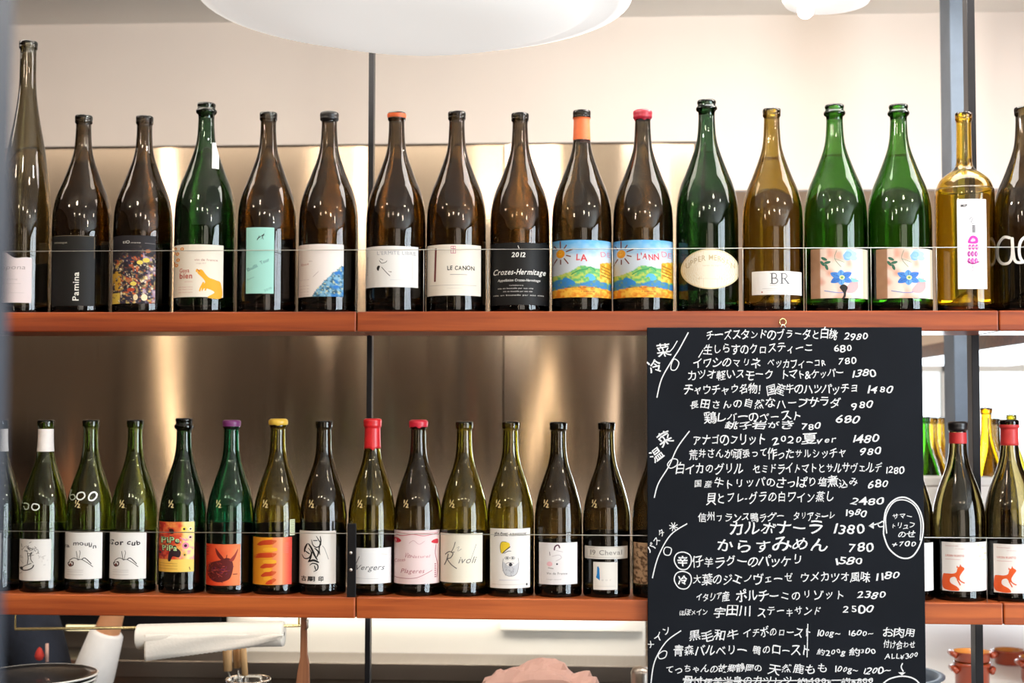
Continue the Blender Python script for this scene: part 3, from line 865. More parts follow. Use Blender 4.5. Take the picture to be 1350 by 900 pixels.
# ---- 17
b = Bottle(1351, 140, 40, 'u', 'burg_m', G['brown'], 'brown bottle with large rounded white script painted on its glass', GU)
a = Art(); a.stroke([(1333, 313), (1325, 311), (1318, 320), (1317, 335), (1322, 345), (1331, 345), (1335, 334), (1335, 312), (1336, 330), (1338, 343), (1344, 346), (1352, 344)], 3.6, (236, 236, 232), 5)
a.stroke([(1362, 313), (1350, 313), (1344, 322), (1344, 338), (1350, 346), (1362, 344)], 3.6, (236, 236, 232), 5)
b.label(1316, 1384, 308, 350, None, a, paper=None, name='painted_script'); b.back(320, 402, 180)


# ------------------------------------------------------------------ lower row
# 1
b = Bottle(0, 553, 30, 'l', 'burg', GS['bottle'], 'green bottle with a white neck band cut by the left edge of the lower shelf', GL, Yc=.064)
b.cap(.040, (232, 228, 226), 'neck_band', z_off=.0165, extra=.0004, rough=.7, top=False)
a = Art(); a.stroke([(-16, 730), (-2, 735)], .8, GREY); b.label(-24, 3.5, 702, 764, art=a, paper=(236, 234, 232)); b.back(712, 768)
# 2
b = Bottle(60, 553, 31, 'l', 'burg', GS['leaf'], 'green bottle with a white neck band and a sketched bouquet on its white label', GL)
b.cap(.040, (238, 230, 226), 'neck_band', z_off=.0165, extra=.0004, rough=.7, top=False)
a = Art(); Kd = (60, 58, 58)
rr = np.random.RandomState(5)
for k in range(46):
    x, y = 42 + rr.randn() * 5, 724 + rr.randn() * 3.6; a.stroke([(x, y), (x + rr.randn() * 2.4, y + rr.randn() * 2)], .55, (90, 88, 88))
a.stroke([(40, 728), (41, 736), (40, 743)], .9, Kd, 3); a.stroke([(45, 727), (44, 736), (47, 741)], .7, Kd, 3)
a.stroke([(31, 748), (34, 751), (40, 751), (46, 748), (48, 744)], 1.3, Kd, 3); a.stroke([(32, 749), (38, 745), (45, 742)], .8, Kd, 3); a.disc(33, 749, 1.8, 2.2, Kd)
for k in range(30):
    x = rr.choice([28, 58]) + rr.randn() * 4; y = 736 + rr.randn() * 4; a.stroke([(x, y), (x + rr.randn() * 2, y + rr.randn() * 2)], .35, (150, 148, 148))
a.stroke([(30, 757), (34, 754)], .5, GREY)
b.label(22.5, 69, 710.5, 765, art=a, paper=(232, 230, 226), off=.00015); b.back(690, 770, 170)
a = Art(); a.stroke([(34, 664), (36, 663), (40, 665), (39, 670), (35, 671), (34, 667)], 1.2, (200, 204, 196), 4); a.stroke([(44, 668), (46, 664), (52, 665), (53, 669), (49, 672), (45, 671)], 1.5, (226, 228, 220), 4, True); a.stroke([(31, 660), (32, 664)], .8, (160, 165, 150))
b.label(30, 56, 660, 674, None, a, paper=None, name='painted_price')


# 3, 4
def snail_label(b, dx, word, x0, x1):
    a = Art(); Kd = (50, 48, 48)
    if word == 'la moulin': a.text(word, 88 + dx, 724, 129 + dx, 5.6, (90, 88, 90), bold=.02, arc=6, jit=.6)
    else: a.text(word, 148 + dx, 718, 187 + dx, 6.6, (60, 58, 60), bold=.035, jit=.8)
    ox = x0 - 85
    a.stroke([(95 + ox, 740), (93 + ox, 742.5), (95 + ox, 746), (99 + ox, 744.5), (99 + ox, 740.5), (96.5 + ox, 740.5)], 1.4, (70, 50, 46), 4); a.disc(96 + ox, 744, 1.6, 1.8, (110, 60, 50))
    a.stroke([(94 + ox, 739), (100 + ox, 735), (106 + ox, 737), (110 + ox, 737), (118 + ox, 742), (124 + ox, 747)], .8, Kd, 4)
    a.stroke([(105 + ox, 738), (103 + ox, 726)], .7, Kd); a.stroke([(106 + ox, 738), (108 + ox, 728), (107 + ox, 725)], .6, Kd); a.stroke([(110 + ox, 737), (114 + ox, 735), (122 + ox, 743)], 1.1, Kd, 3)
    for y in (751, 753.5, 757): a.stroke([(92 + ox, y), (112 + ox, y)], .35, (185, 182, 180))
    b.label(x0, x1, 701.5, 763, art=a, paper=(236, 234, 230)); b.back(700, 770, 170)


b = Bottle(119.5, 553, 31, 'l', 'burg', GS['leaf'], 'green bottle with a hand-painted white price and an arched title above a snail sketch', GL)
snail_label(b, 0, 'la moulin', 85.5, 136)
a = Art()
a.stroke([(93, 648), (95, 646)], .8, (170, 176, 160)); a.stroke([(96, 646), (94, 655), (97, 659), (101, 656), (99, 652), (95, 653)], 1.2, (190, 196, 180), 4)
a.stroke([(103, 655), (105, 650), (111, 649), (113, 654), (109, 658), (105, 658)], 1.8, (232, 234, 226), 4, True); a.stroke([(118, 655), (121, 650), (126, 649), (128, 654), (124, 659), (119, 659)], 2., (240, 240, 236), 4, True)
b.label(92, 130, 640, 662, None, a, paper=None, name='painted_price')
b = Bottle(178, 553, 31, 'l', 'burg', GS['leaf'], 'green bottle with a straight blackletter title above a snail sketch, no painted price', GL)
snail_label(b, 0, 'Sor cub', 145, 194)
# 5 colourful
b = Bottle(242.5, 551, 31, 'l', 'burg', GS['deep'], 'dark green bottle with a crown lip and a crowded red, yellow and green label', GL, 'champ')


def p5(X, Y):
    n = noise2(X, Y, 7, 41, 3); n2 = noise2(X, Y, 3, 42, 3)
    c = mix((216, 74, 48), (240, 170, 80), (X - 218) / 30 + (n - .5) * 2)
    c = mix(c, (246, 226, 150), (X - 238) / 10 + (n - .5)); c = mix(c, (170, 34, 34), (n2 - .5) * 6 * (X < 230))
    c = mix(c, (236, 150, 180), (n2 - .55) * 7 * (X > 238) * (Y > 708))
    return np.where((Y > 737)[..., None], mix((240, 176, 60), (246, 214, 110), (X - 207) / 40), c)


a = Art()
for x, y, r_, c_ in ((228, 699, 4, (214, 70, 40)), (244, 697, 3.4, (246, 226, 90)), (246, 719, 4.4, (232, 140, 170)), (252, 708, 3, (240, 200, 190)), (214, 728, 4, (190, 40, 40)), (245, 731, 2.4, (226, 190, 80)), (252, 697, 2.6, (250, 240, 200))):
    a.disc(x, y, r_, r_, c_); a.disc(x, y, r_ * .45, r_ * .45, (60, 30, 40))
a.blob([(226, 726), (234, 722), (240, 727), (238, 734), (230, 733), (227, 739), (224, 738)], (50, 30, 36)); a.blob([(225, 697), (230, 697), (231, 702), (227, 703)], (50, 24, 24))
for st, x0, x1, y in (('PiPe', 215, 239, 715), ('PiPa', 216, 236, 725)):
    a.text(st, x0, y, x1, 7.5, (20, 40, 26), bold=.09, jit=.5)
    a.text(st, x0, y, x1, 7.5, (196, 232, 170), bold=.02, jit=.5)
for y in (742, 745, 749): a.stroke([(210, y), (236, y + .6)], .4, (170, 110, 40))
a.stroke([(251, 747), (252, 751)], 1, (90, 60, 30))
b.label(207, 257, 687.5, 753.5, p5, a, step=1.); b.back(696, 770, 170)
# 6 red
b = Bottle(305, 554, 31.5, 'l', 'burg', GS['teal'], 'teal-green bottle with a purple lip and a red label of a dark horned creature', GL)


def p6b(X, Y): return mix((226, 66, 34), (240, 136, 84), (X - 278) / 34 + (noise2(X, Y, 10, 51) - .5) * .4)


a = Art(); DR = (96, 30, 30)
a.blob([(273, 748), (282, 741), (292, 738), (300, 735), (306, 737), (309, 746), (306, 760), (300, 765), (290, 767), (281, 764), (276, 756)], DR)
a.blob([(286, 722), (291, 728), (297, 736), (293, 737), (288, 731)], (110, 30, 24)); a.blob([(315, 723), (310, 731), (304, 738), (309, 739), (313, 731)], (150, 52, 40))
for k in range(60):
    x, y = 290 + rr.randn() * 9, 752 + rr.randn() * 6
    if 274 < x < 312 and 738 < y < 768: a.stroke([(x, y), (x + rr.randn() * 3, y + rr.randn() * 2)], .8, ((150, 50, 40), (60, 18, 24), (170, 70, 60), (110, 40, 80))[k % 4])
for y in (721, 724, 727, 731): a.stroke([(274, y), (278, y)], .8, (120, 40, 26))
a.stroke([(300, 737), (301, 731)], .8, DR)
b.label(272, 318, 717, 771.5, p6b, a, step=1.6); b.back(690, 772, 170)
b.cap(.0105, (112, 46, 104), 'wax_seal')
# 7 orange stripes
b = Bottle(366.5, 553, 31.5, 'l', 'burg', GS['olive'], 'olive bottle with yellow wax on the lip and an orange and red striped label', GL)


def p7(X, Y): return mix((238, 156, 44), (230, 112, 70), (X - 361) / 1.5) * (1) + 0 * Y[..., None]


def p7c(X, Y):
    c = mix((240, 160, 40), (238, 142, 92), (X - 360) * 2)
    c = mix(c, (240, 168, 130), ((X - 364) / 8) * (X < 374)); return mix(c, (214, 66, 50), (X - 374) / 10)


a = Art()
for y, x0 in ((716, 341), (733, 337), (746, 345), (757, 346), (767, 352)):
    a.blob([(x0, y + 1.6), (x0 + 5, y - 3), (x0 + 12, y - 4.6), (361, y - 4.6), (361, y + .8), (x0 + 9, y + 2), (x0 + 3, y + 3)], (206, 70, 32))
    a.blob([(360.5, y - 4.4), (366, y - 3.5), (362, y + .5), (360.5, y + 1)], (214, 96, 50))
for y, x1 in ((724, 367), (740, 366), (751, 360), (762, 359)): a.blob([(350, y - 2), (x1 - 3, y - 2.5), (x1, y), (x1 - 3, y + 2.2), (350, y + 2)], (246, 178, 50))
for k in range(6): a.stroke([(374, 716 + k * 2.4), (381, 716 + k * 2.4)], .5, (216, 120, 110))
b.label(334, 385.5, 708, 770.5, p7c, a, step=1.4); b.back(690, 772, 170)
b.cap(.0095, (226, 186, 70), 'wax_seal', extra=.0018, ragged=.001)
# back label of bottle peeking: small striped sticker
a = Art()
for k in range(7): a.stroke([(383.6, 687 + k * 2.7), (388, 687 + k * 2.7)], .8, (90, 120, 40))
b.label(382.5, 389, 685, 706, art=a, paper=(214, 220, 190), name='side_sticker')
# 8 calligraphy
b = Bottle(427, 554, 31.2, 'l', 'burg', GS['dark'], 'dark olive bottle with black brush calligraphy on a white label', GL)
a = Art(); Kk = (22, 22, 24)
for st, w_ in (([(418, 706), (421, 711), (424, 717), (419, 721), (414, 718), (412, 711)], 1.5), ([(423, 706), (424, 713), (422, 722), (423, 731)], 1.8), ([(407, 716), (404, 722), (403, 728)], 2.4), ([(408, 716), (412, 722), (416, 731), (420, 738)], 2.6),
               ([(400, 731), (403, 736), (409, 735), (412, 728), (408, 722)], 1.6), ([(413, 727), (411, 735), (408, 741)], 2.0), ([(416, 722), (421, 727), (419, 734)], 2.0), ([(409, 740), (415, 738), (422, 741)], 2.8), ([(410, 745), (414, 742), (420, 744), (420, 750), (415, 753)], 1.6), ([(416, 745), (418, 751)], 1.5), ([(404, 726), (410, 730)], 1.6), ([(414, 712), (420, 712)], 1.2)):
    a.stroke(st, w_, Kk, 4, taper=True)
a.stroke([(426, 719), (429, 723), (434, 737)], .9, (170, 168, 166), 3)
for x, s_ in ((401, '古'), (409, '風'), (413, '月'), (423, '印')): a.text(s_, x - 2, 765, x + 5, 5, Kk, bold=.03)
b.label(395.8, 443.5, 699.5, 769.5, art=a, paper=(234, 230, 224)); b.back(690, 772, 170)
# 9 red capsule
b = Bottle(491, 552, 31.2, 'l', 'burg', GS['olive'], 'olive bottle with a long bright red foil capsule, behind the steel bracket', GL)
b.cap(.052, (206, 34, 40), 'capsule', ragged=.003)
a = Art(); a.text('Vergers', 468.5, 751, 507, 7.5, (80, 82, 90), shear=.45, jit=.3); a.stroke([(470, 745), (475, 733)], .9, (90, 90, 96)); a.stroke([(471, 761.5), (500, 762.5)], .4, (190, 190, 194)); a.stroke([(503, 730), (511, 731)], .6, (206, 204, 190))
b.label(462, 516, 722, 769, art=a, paper=(232, 232, 232)); b.back(700, 772, 170)
# 10 pink
b = Bottle(551.5, 554, 31.5, 'l', 'burg', GS['dark'], 'dark olive bottle with crumpled red wax on the lip and a pink scrollwork label', GL)
b.cap(.012, (200, 36, 56), 'wax_seal', ragged=.002, extra=.0014)
a = Art(); P1 = (170, 96, 108)
a.blob([(520, 709), (526, 709), (530, 713), (524, 716), (520, 714)], (206, 50, 66)); a.blob([(577, 711), (571, 712), (569, 715), (577, 717)], (206, 50, 66))
a.stroke([(521, 704), (530, 706), (545, 704), (560, 706), (577, 703)], 1., (206, 120, 132), 4); a.stroke([(525, 702), (545, 703), (575, 702)], .5, (206, 120, 132), 3)
a.text('Vin', 534, 735, 541, 7, P1, shear=.3); a.text('Naturel', 541, 735, 567, 4, (190, 130, 140), shear=.3); a.text('Côtes', 521, 742, 536, 4.4, (190, 120, 130), rot=-.2, shear=.3); a.text('Plageres', 529, 755, 560, 6, P1, shear=.3)
a.stroke([(519, 761), (535, 762), (550, 761), (562, 756), (570, 752)], .7, P1, 4); a.stroke([(575, 718), (574, 730), (577, 745), (576, 762)], .8, P1, 4); a.stroke([(540, 716), (546, 712), (553, 717), (560, 713)], .5, (196, 150, 158), 4)
for k in range(7): a.disc(574, 744 + k * 2.8, 1, .8, (150, 60, 80))
b.label(518.6, 579.5, 699, 769.5, art=a, paper=(234, 212, 212)); b.back(700, 772)
# 11 Rivoli
b = Bottle(612, 555, 31.5, 'l', 'burg', GS['olive'], 'olive bottle with an elegant handwritten title on a plain cream label', GL)
a = Art(); Rk = (104, 100, 96)
a.stroke([(601, 714), (599, 721), (596, 728), (600, 727)], .9, Rk, 4); a.stroke([(603, 722), (606, 720), (604, 726), (609, 723)], .6, (160, 156, 150), 3)
a.stroke([(592, 730), (590, 738), (587, 745)], 1.3, Rk, 3); a.stroke([(588, 731), (593, 727), (598, 729), (595, 735), (591, 737), (596, 744), (603, 749)], 1.2, Rk, 4)
a.text('ivoli', 604, 742, 627, 9, (120, 118, 114), shear=.35); a.stroke([(620, 740), (628, 717)], .6, (150, 150, 150), 0)
b.label(581.5, 636, 703, 767.5, art=a, paper=(236, 230, 212)); b.back(700, 772)
# 12 bearded man
b = Bottle(673, 555, 31.2, 'l', 'burg', GS['olive'], 'olive bottle with a bearded man in a yellow hat drawn on its white label', GL)
a = Art(); a.text('JÉRÔME ARNOUX', 652.5, 706, 694, 4, (60, 60, 62), bold=.03)
a.blob([(664, 740), (663, 748), (666, 756), (672, 759), (679, 758), (683, 750), (684, 741), (678, 745), (670, 745)], (196, 198, 202))
a.stroke([(664, 736), (663, 746), (666, 756), (673, 759), (681, 756), (684, 744), (683, 735)], .6, (120, 122, 128), 4)
a.blob([(661, 728), (660, 720), (662, 714), (668, 714), (672, 716), (672, 720), (667, 724), (663, 729)], (232, 200, 50)); a.stroke([(661, 728), (660, 720), (662, 714), (668, 714)], .7, (90, 80, 40), 4); a.stroke([(663, 729), (668, 724), (673, 720)], 1.2, (60, 50, 50), 3)
a.stroke([(665, 729), (670, 726), (674, 726)], .8, (70, 72, 80), 3)
for x in (669, 676): a.disc(x, 735, 1.2, 1, (40, 44, 50)); a.stroke([(x - 3, 735), (x, 733), (x + 3, 735), (x, 737)], .5, (90, 94, 100), 3, True)
a.blob([(671, 744), (673, 741), (676, 744), (673, 746)], (50, 50, 56)); a.stroke([(667, 743), (671, 741), (678, 742)], .6, (110, 110, 116), 3)
for k in range(26):
    x, y = 673 + rr.randn() * 4.5, 751 + rr.randn() * 3; a.stroke([(x, y), (x + rr.randn(), y + 2)], .4, (140, 142, 150))
a.stroke([(659, 764), (685, 764)], 1.4, (216, 214, 216)); a.stroke([(650, 770), (695, 770)], .5, (200, 196, 190)); a.disc(694, 770.5, 1, 1.6, (60, 60, 60))
b.label(647, 698.5, 696.5, 775, art=a, paper=(236, 233, 228)); b.back(712, 772)
a = Art()
# 13
b = Bottle(736, 556, 31.2, 'l', 'burg', GS['dark'], 'dark bottle with a faint sketched face and a pink spot on its white label', GL)
a = Art(); a.stroke([(731, 725), (732, 720), (736, 718), (738, 722)], 1.8, (90, 50, 70), 4); a.disc(725, 743, 3.6, 3.2, (240, 190, 196)); a.disc(734.5, 743, 1.2, 1.2, (50, 50, 60))
a.stroke([(725, 727), (725.5, 732)], .8, (120, 110, 120)); a.stroke([(728, 733), (737, 731), (740, 735), (733, 739)], .6, (190, 180, 186), 4); a.stroke([(733, 725), (742, 727)], .5, (180, 170, 176)); a.stroke([(723, 748), (730, 749)], 1.2, (170, 165, 165))
a.text('Vin de France', 721, 757, 748, 3.4, (110, 106, 108)); a.text('rouge naturel', 721, 764, 740, 2, (180, 176, 176))
b.label(711.3, 760.5, 715, 770, art=a, paper=(234, 230, 230)); b.back(712, 772)
# 14
b = Bottle(799.5, 556, 31, 'l', 'burg', GS['dark'], 'dark bottle with a wide strip label above a small square label with a blue mark', GL)
a = Art(); a.text('19 Cheval', 777, 731, 820, 6.5, (150, 146, 142), bold=.01); a.stroke([(775, 722), (822, 721), (822, 735), (775, 734)], .4, (170, 166, 160), closed=True)
b.label(771.5, 826.5, 720, 736.5, art=a, paper=(226, 222, 214), name='strip_label')
a = Art(); a.poly([(787.6, 747), (789, 746), (790.3, 749), (791, 762), (790.5, 765), (789, 763), (786, 761), (787.2, 756)], (30, 120, 190)); a.text('e o r', 793, 765, 806, 2.6, (190, 188, 184)); a.stroke([(785, 772), (811, 772)], .4, (206, 204, 200))
b.label(782.5, 813.5, 740.5, 777, art=a, paper=(234, 230, 222)); b.back(700, 772, 170)
# 15
b = Bottle(865, 556, 31.5, 'l', 'burg', GS['dark'], 'dark bottle with a mottled tan label, half hidden by the chalkboard', GL)


def p15(X, Y):
    n = noise2(X, Y, 3, 61, 3); return mix((206, 174, 140), (110, 82, 60), (n - .52) * 8)


b.label(835.5, 885, 715.5, 770, p15, step=1.2); b.back(700, 772, 170)
# 16
b = Bottle(1196.5, 556, 31.5, 'l', 'burg', GS['dark'], 'dark bottle with a plain white label, just showing past the right edge of the chalkboard', GL)
b.label(1177, 1226.5, 715.5, 779, paper=(238, 236, 234)); b.back(712, 780, 170)
# 17, 18 fox labels
for cx, x0, x1, oy, lb in ((1263, 1242, 1298.5, 0, 'dark bottle with a black lip over a short red sleeve and an orange fox label'),
                           (1331, 1310, 1366.5, 2.5, 'dark bottle with tall red neck sleeve and an orange fox label at the right edge')):
    b = Bottle(cx, 556 if cx < 1300 else 553, 33.3, 'l', 'burg', GS['dark'], lb, GL)
    a = Art(); FX = (226, 92, 40); X = x0
    a.blob([(X + 1, 758 + oy), (X + 5, 756 + oy), (X + 12, 756 + oy), (X + 17, 754 + oy), (X + 19, 748 + oy), (X + 23, 746 + oy), (X + 27, 749 + oy), (X + 24, 754 + oy), (X + 21, 760 + oy), (X + 22, 765 + oy), (X + 18, 763 + oy), (X + 15, 760 + oy), (X + 10, 762 + oy), (X + 10, 768 + oy), (X + 18, 773 + oy), (X + 20, 778 + oy), (X + 8, 778 + oy), (X + .5, 774 + oy)], FX)
    a.stroke([(X + 19, 762 + oy), (X + 23, 766 + oy), (X + 27, 768 + oy)], 1.5, FX, 3); a.stroke([(X + 18, 763 + oy), (X + 22, 771 + oy)], 1.5, FX); a.poly([(X + 21, 747 + oy), (X + 22, 743 + oy), (X + 24, 747 + oy)], FX); a.poly([(X + 17.5, 748 + oy), (X + 18, 745 + oy), (X + 20, 748 + oy)], FX)
    a.text('Domaine Rousse', X + 4, 720 + oy, X + 20, 1.8, (200, 150, 150)); a.text('vin de pays', X + 16, 723.5 + oy, X + 28, 1.6, (220, 180, 180)); a.text('URSIN RUNTO', X + 4, 733.5 + oy, X + 27, 2.8, (206, 110, 100), bold=.01); a.stroke([(X + 4, 737 + oy), (X + 22, 737 + oy)], .5, (220, 170, 170))
    for y, q0, q1 in ((749, 30, 46), (757, 32, 50), (761, 33, 40), (769, 33, 46), (773, 34, 42)): a.stroke([(X + q0, y + oy), (X + q1, y + oy)], .45, (206, 190, 190))
    for u, v in ((44, 718), (49, 722), (52, 730), (46, 733), (50, 738)): a.disc(X + u, v + oy, 1.6, 1.2, (238, 220, 190))
    b.label(x0, x1, 714.5 + oy, 779 + oy, art=a, paper=(240, 236, 232)); b.back(712, 782, 200)
    if cx < 1300:
        b.cap(.016, (24, 22, 24), 'capsule'); b.cap(.0195, (196, 46, 48), 'neck_sleeve', z_off=.0175, extra=.0007, rough=.5, top=False)
    else: b.cap(.037, (196, 50, 50), 'neck_sleeve', z_off=.007, extra=.0006, rough=.5, top=False)

# ---- small half marks in pale gold ink on the shoulders of the small bottles
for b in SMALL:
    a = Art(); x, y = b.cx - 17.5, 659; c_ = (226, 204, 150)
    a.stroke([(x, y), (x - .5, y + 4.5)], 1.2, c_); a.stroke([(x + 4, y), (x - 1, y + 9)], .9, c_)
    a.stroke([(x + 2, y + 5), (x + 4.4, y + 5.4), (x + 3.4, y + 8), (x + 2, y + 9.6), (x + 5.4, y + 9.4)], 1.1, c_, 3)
    b.label(x - 2, x + 6, y, y + 10, None, a, paper=None, name='half_mark')

# ---- bottles on the side shelf, far back
rear = (('green', 1219, 549, 1.05, 'dark green bottle far back beside the chalkboard'), ('yellow', 1229.5, 550, 1.18, 'yellow-green bottle far back, next to the green one by the chalkboard'),
        ('yellow', 1240, 550, 1.32, 'yellow-green bottle far back, in the middle of the backlit group'), ('yellow', 1249.5, 549.5, 1.46, 'yellow-green bottle far back, right end of the backlit group'),
        ('amber', 1301, 537, 1.00, 'amber bottle far back right behind the thick black post'), ('brown', 1312, 551, 1.2, 'brown bottle far back beside the amber one'),
        ('olive', 1334, 546, 1.35, 'olive bottle far back behind the red-sleeved bottle at the right edge'))
for t, px, py, Y, lb in rear:
    Bottle(px, py, .040 * scale_at(px, Y), 'l', 'burg', GS[t], lb, 'bottles on the side shelf by the window', Yc=Y)
# white box that hides their feet
q0 = at(1214, 628, .84); q1 = at(1306, 628, .84)
bx = empty('storage_box', ((q0.x + q1.x) / 2, .86, ZL), 'white lidded box on the side shelf in front of the far bottles', 'box')
box('box_body', q0.x, q1.x, .83, .89, ZL, q0.z - .02, M['white'], bx, .003); box('lid', q0.x - .003, q1.x + .003, .827, .893, q0.z - .02, q0.z, M['white'], bx, .003)

# ------------------------------------------------------------------ chalkboard
YB = -.016
c00 = at(853, 431.5, YB); c10 = at(1215.5, 431.5, YB); zb = at(1036, 1010, YB).z
cb = empty('chalkboard', ((c00.x + c10.x) / 2, YB, zb), 'black slate menu board full of white handwriting, hung in front of the shelves', 'chalkboard')
bevel(box('slate', c00.x, c10.x, YB, YB + .009, zb, c00.z, M['board'], cb), .0012)
CH = []  # (text, x0, x1, baseline, height)
for row in """チーズスタンドのブラータと白桃|930|1104|447|10;2980|1112|1144|448|9;生しらすのクロスティーニ|927|1072|465|10;680|1098|1123|464|9;イワシのマリネ|913|1003|483|10
ベッカフィーコR|1011|1089|483|9;780|1104|1129|480|9;カツオ軽いスモーク|906|1020|499|10;トマト&ケッパー|1029|1112|498|9;1380|1121|1155|496|9
チャウチャウ名物！国産牛のハツパッチョ|901|1132|519|10;1480|1140|1178|518|10;長田さんの自然なハーブサラダ|908|1108|538|10;980|1121|1151|539|10
鶏レバーのペースト|929|1057|555|10;680|1101|1134|557|10;銚子岩がき|955|1047|565|8;780|1056|1082|565|8;アナゴのフリット|912|1010|585|11;2020夏ver|1017|1103|585|10;1480|1121|1159|583|10
荒井さんが頑張って作ったサルシッチャ|908|1116|604|10;980|1132|1162|600|10;白イカのグリル|890|980|624|11;セミドライトマトとサルサヴェルデ|992|1163|623|10;1280|1165|1192|624|9
国産牛トリッパのさっぱり塩煮込み|913|1132|642|10;680|1143|1171|643|10;貝とフレ-グラの白ワイン蒸し|931|1100|662|11;2480|1121|1166|665|9
信州フランス鴨ラグー|920|1034|687|9;タリアテーレ|1045|1101|685|9;1980|1112|1143|680|8;カルボナーラ|960|1085|704|14;1380|1095|1140|704|13
からすみめん|943|1092|727|14;780|1117|1152|727|12;仔羊ラグーのパッケリ|912|1058|746|11;1580|1097|1138|744|9;大葉のジェノヴェーゼ|912|1046|769|11;ウメカツオ風味|1054|1147|766|10;1180|1151|1186|763|9
イタリア産|917|961|791|8;ポルチーニのリゾット|970|1114|791|11;2380|1129|1168|788|9;ほぼメイン|895|933|810|6;宇田川|940|990|812|11;ステーキサンド|998|1083|811|10;2500|1109|1152|808|10
黒毛和牛|907|974|843|11;イチボのロースト|979|1070|839|10;100g~|1075|1108|838|8;1600~|1116|1152|838|7;青森バルベリー|887|985|864|11;鴨のロースト|991|1068|862|10;約200g|1076|1115|863|7;約300|1120|1155|862|7
てっちゃんの故郷静岡の|877|1005|886|8;天然鹿もも|1013|1092|887|10;100g~|1098|1132|886|8;1200~|1136|1174|887|8;骨付仔羊半身のカツレツ|900|1045|902|8;約400g|1050|1098|901|7;約4800|1108|1152|901|7
お肉用|1163|1207|838|9;付け合わせ|1164|1207|854|8;ALL¥300|1166|1210|868|7;サマー|1176|1203|683|6;トリュフ|1174|1206|696|6;のせ|1183|1207|707|7;+700|1175|1208|720|7""".replace('\n', ';').split(';'):
    t, x0, x1, y, h = row.split('|'); CH.append((t, float(x0), float(x1), float(y), float(h)))


def chalk_obj(a, name, lab=None):
    T, CC, Lr = a.split(40)
    V = []; Fc = []
    for t in T:
        cr = (t[1][0] - t[0][0]) * (t[2][1] - t[0][1]) - (t[1][1] - t[0][1]) * (t[2][0] - t[0][0])
        b_ = len(V)
        for q in t: V.append(at(q[0], q[1], YB - .0003))
        Fc.append((b_, b_ + 1, b_ + 2) if cr < 0 else (b_, b_ + 2, b_ + 1))
    o = mesh(name, V, Fc, M['chalk'], cb)
    if lab: o['label'] = lab


CW = (235, 235, 235)
for t, x0, x1, y, h in CH:
    a = Art()
    isn = t[0].isdigit() or t[0] in '+A'
    a.text(t, x0, y, x1, h, CW, shear=.22 if isn else .08, bold=.012 if h < 9 else .009, jit=1.0, rot=-.012)
    chalk_obj(a, 'handwriting')


def flourish(line, loop, word, wx, wy, wr, sz, stack=None):
    a = Art(); a.stroke(line, 1.5, CW, 6); a.stroke(loop, 1.3, CW, 5, True); chalk_obj(a, 'chalk_flourish')
    a = Art()
    n = len(word)
    for i, ch in enumerate(word):
        x = wx[0] + (wx[1] - wx[0]) * (i / max(1, n - 1)); y = wy[0] + (wy[1] - wy[0]) * (i / max(1, n - 1))
        a.text(ch, x - sz / 2, y + sz / 2, x + sz / 2, sz * .72, CW, rot=wr, jit=1, bold=.012)
    chalk_obj(a, 'handwriting')


flourish([(907.5, 438), (895, 461), (884, 478), (872, 500), (866, 524)], [(889, 473), (895, 478), (891, 487), (885, 487), (885, 480)], '菜冷', (877, 866), (462, 485), -.25, 19)
a = Art(); a.stroke([(893, 449), (887, 459), (882, 464)], 1.2, CW, 3); chalk_obj(a, 'chalk_flourish')
flourish([(909, 568), (893, 590), (882, 614), (868, 637), (862.5, 656)], [(886, 605), (893, 606), (892, 613), (884, 617), (880, 612)], '菜温', (882, 871), (580, 601), -.6, 19)
flourish([(906, 690), (884, 705), (868, 733), (860, 762)], [(878, 721), (885, 723), (883, 731), (877, 731), (875, 726)], 'パスタ', (862, 876), (723, 703), -.75, 11)
a = Art()
for k in range(4): an = k * PI / 4 + .3; a.stroke([(888 - 6 * math.cos(an), 694 - 6 * math.sin(an)), (888 + 6 * math.cos(an), 694 + 6 * math.sin(an))], 1.1, CW)
chalk_obj(a, 'chalk_flourish')
flourish([(898, 831), (878, 846), (863, 872), (858, 902)], [(874, 858), (879, 859), (877, 866), (870, 868), (868, 863)], 'メイン', (861, 882), (850, 832), -.6, 12)
a = Art(); a.stroke([(1165, 697), (1168, 672), (1180, 658), (1195, 656), (1210, 668), (1217, 690), (1214, 715), (1203, 733), (1188, 735), (1173, 724), (1166, 708)], 1.9, CW, 5, True)
a.stroke([(1169, 703), (1168, 680), (1178, 662), (1193, 659), (1207, 668), (1214, 688), (1213, 712)], 1.4, CW, 5)
a.stroke([(1146, 693), (1154, 691), (1160, 689), (1164, 687), (1165, 693), (1159, 694), (1157, 689)], 1.5, CW, 3); a.poly([(1145, 693), (1152, 688), (1152, 697)], CW)
chalk_obj(a, 'chalk_circle')
for y, ch in ((739, '辛'), (764.5, '冷')):
    a = Art(); a.stroke([(889, y), (892, y - 9), (901, y - 11.5), (910, y - 7), (911, y + 3), (905, y + 11), (895, y + 10)], 1.5, CW, 5, True)
    a.text(ch, 893, y + 5, 907, 10, CW, bold=.03, jit=.6); chalk_obj(a, 'chalk_circle')
a = Art(); a.stroke([(1065, 822), (1064, 866)], 1.2, CW); chalk_obj(a, 'chalk_mark')
a = Art(); a.stroke([(1190, 874), (1188, 879), (1191, 885)], 1.5, CW, 3); a.poly([(1184, 886), (1194, 886), (1189, 890)], CW)
chalk_obj(a, 'chalk_mark')
for pts_, w_ in (([(1160, 905), (1172, 895), (1190, 891), (1206, 895), (1216, 906)], 1.8), ([(900, 896), (1000, 897), (1150, 896)], 1.4), ([(927, 461), (921, 471)], 1.2)):
    a = Art(); a.stroke(pts_, w_, CW, 5); chalk_obj(a, 'chalk_mark')
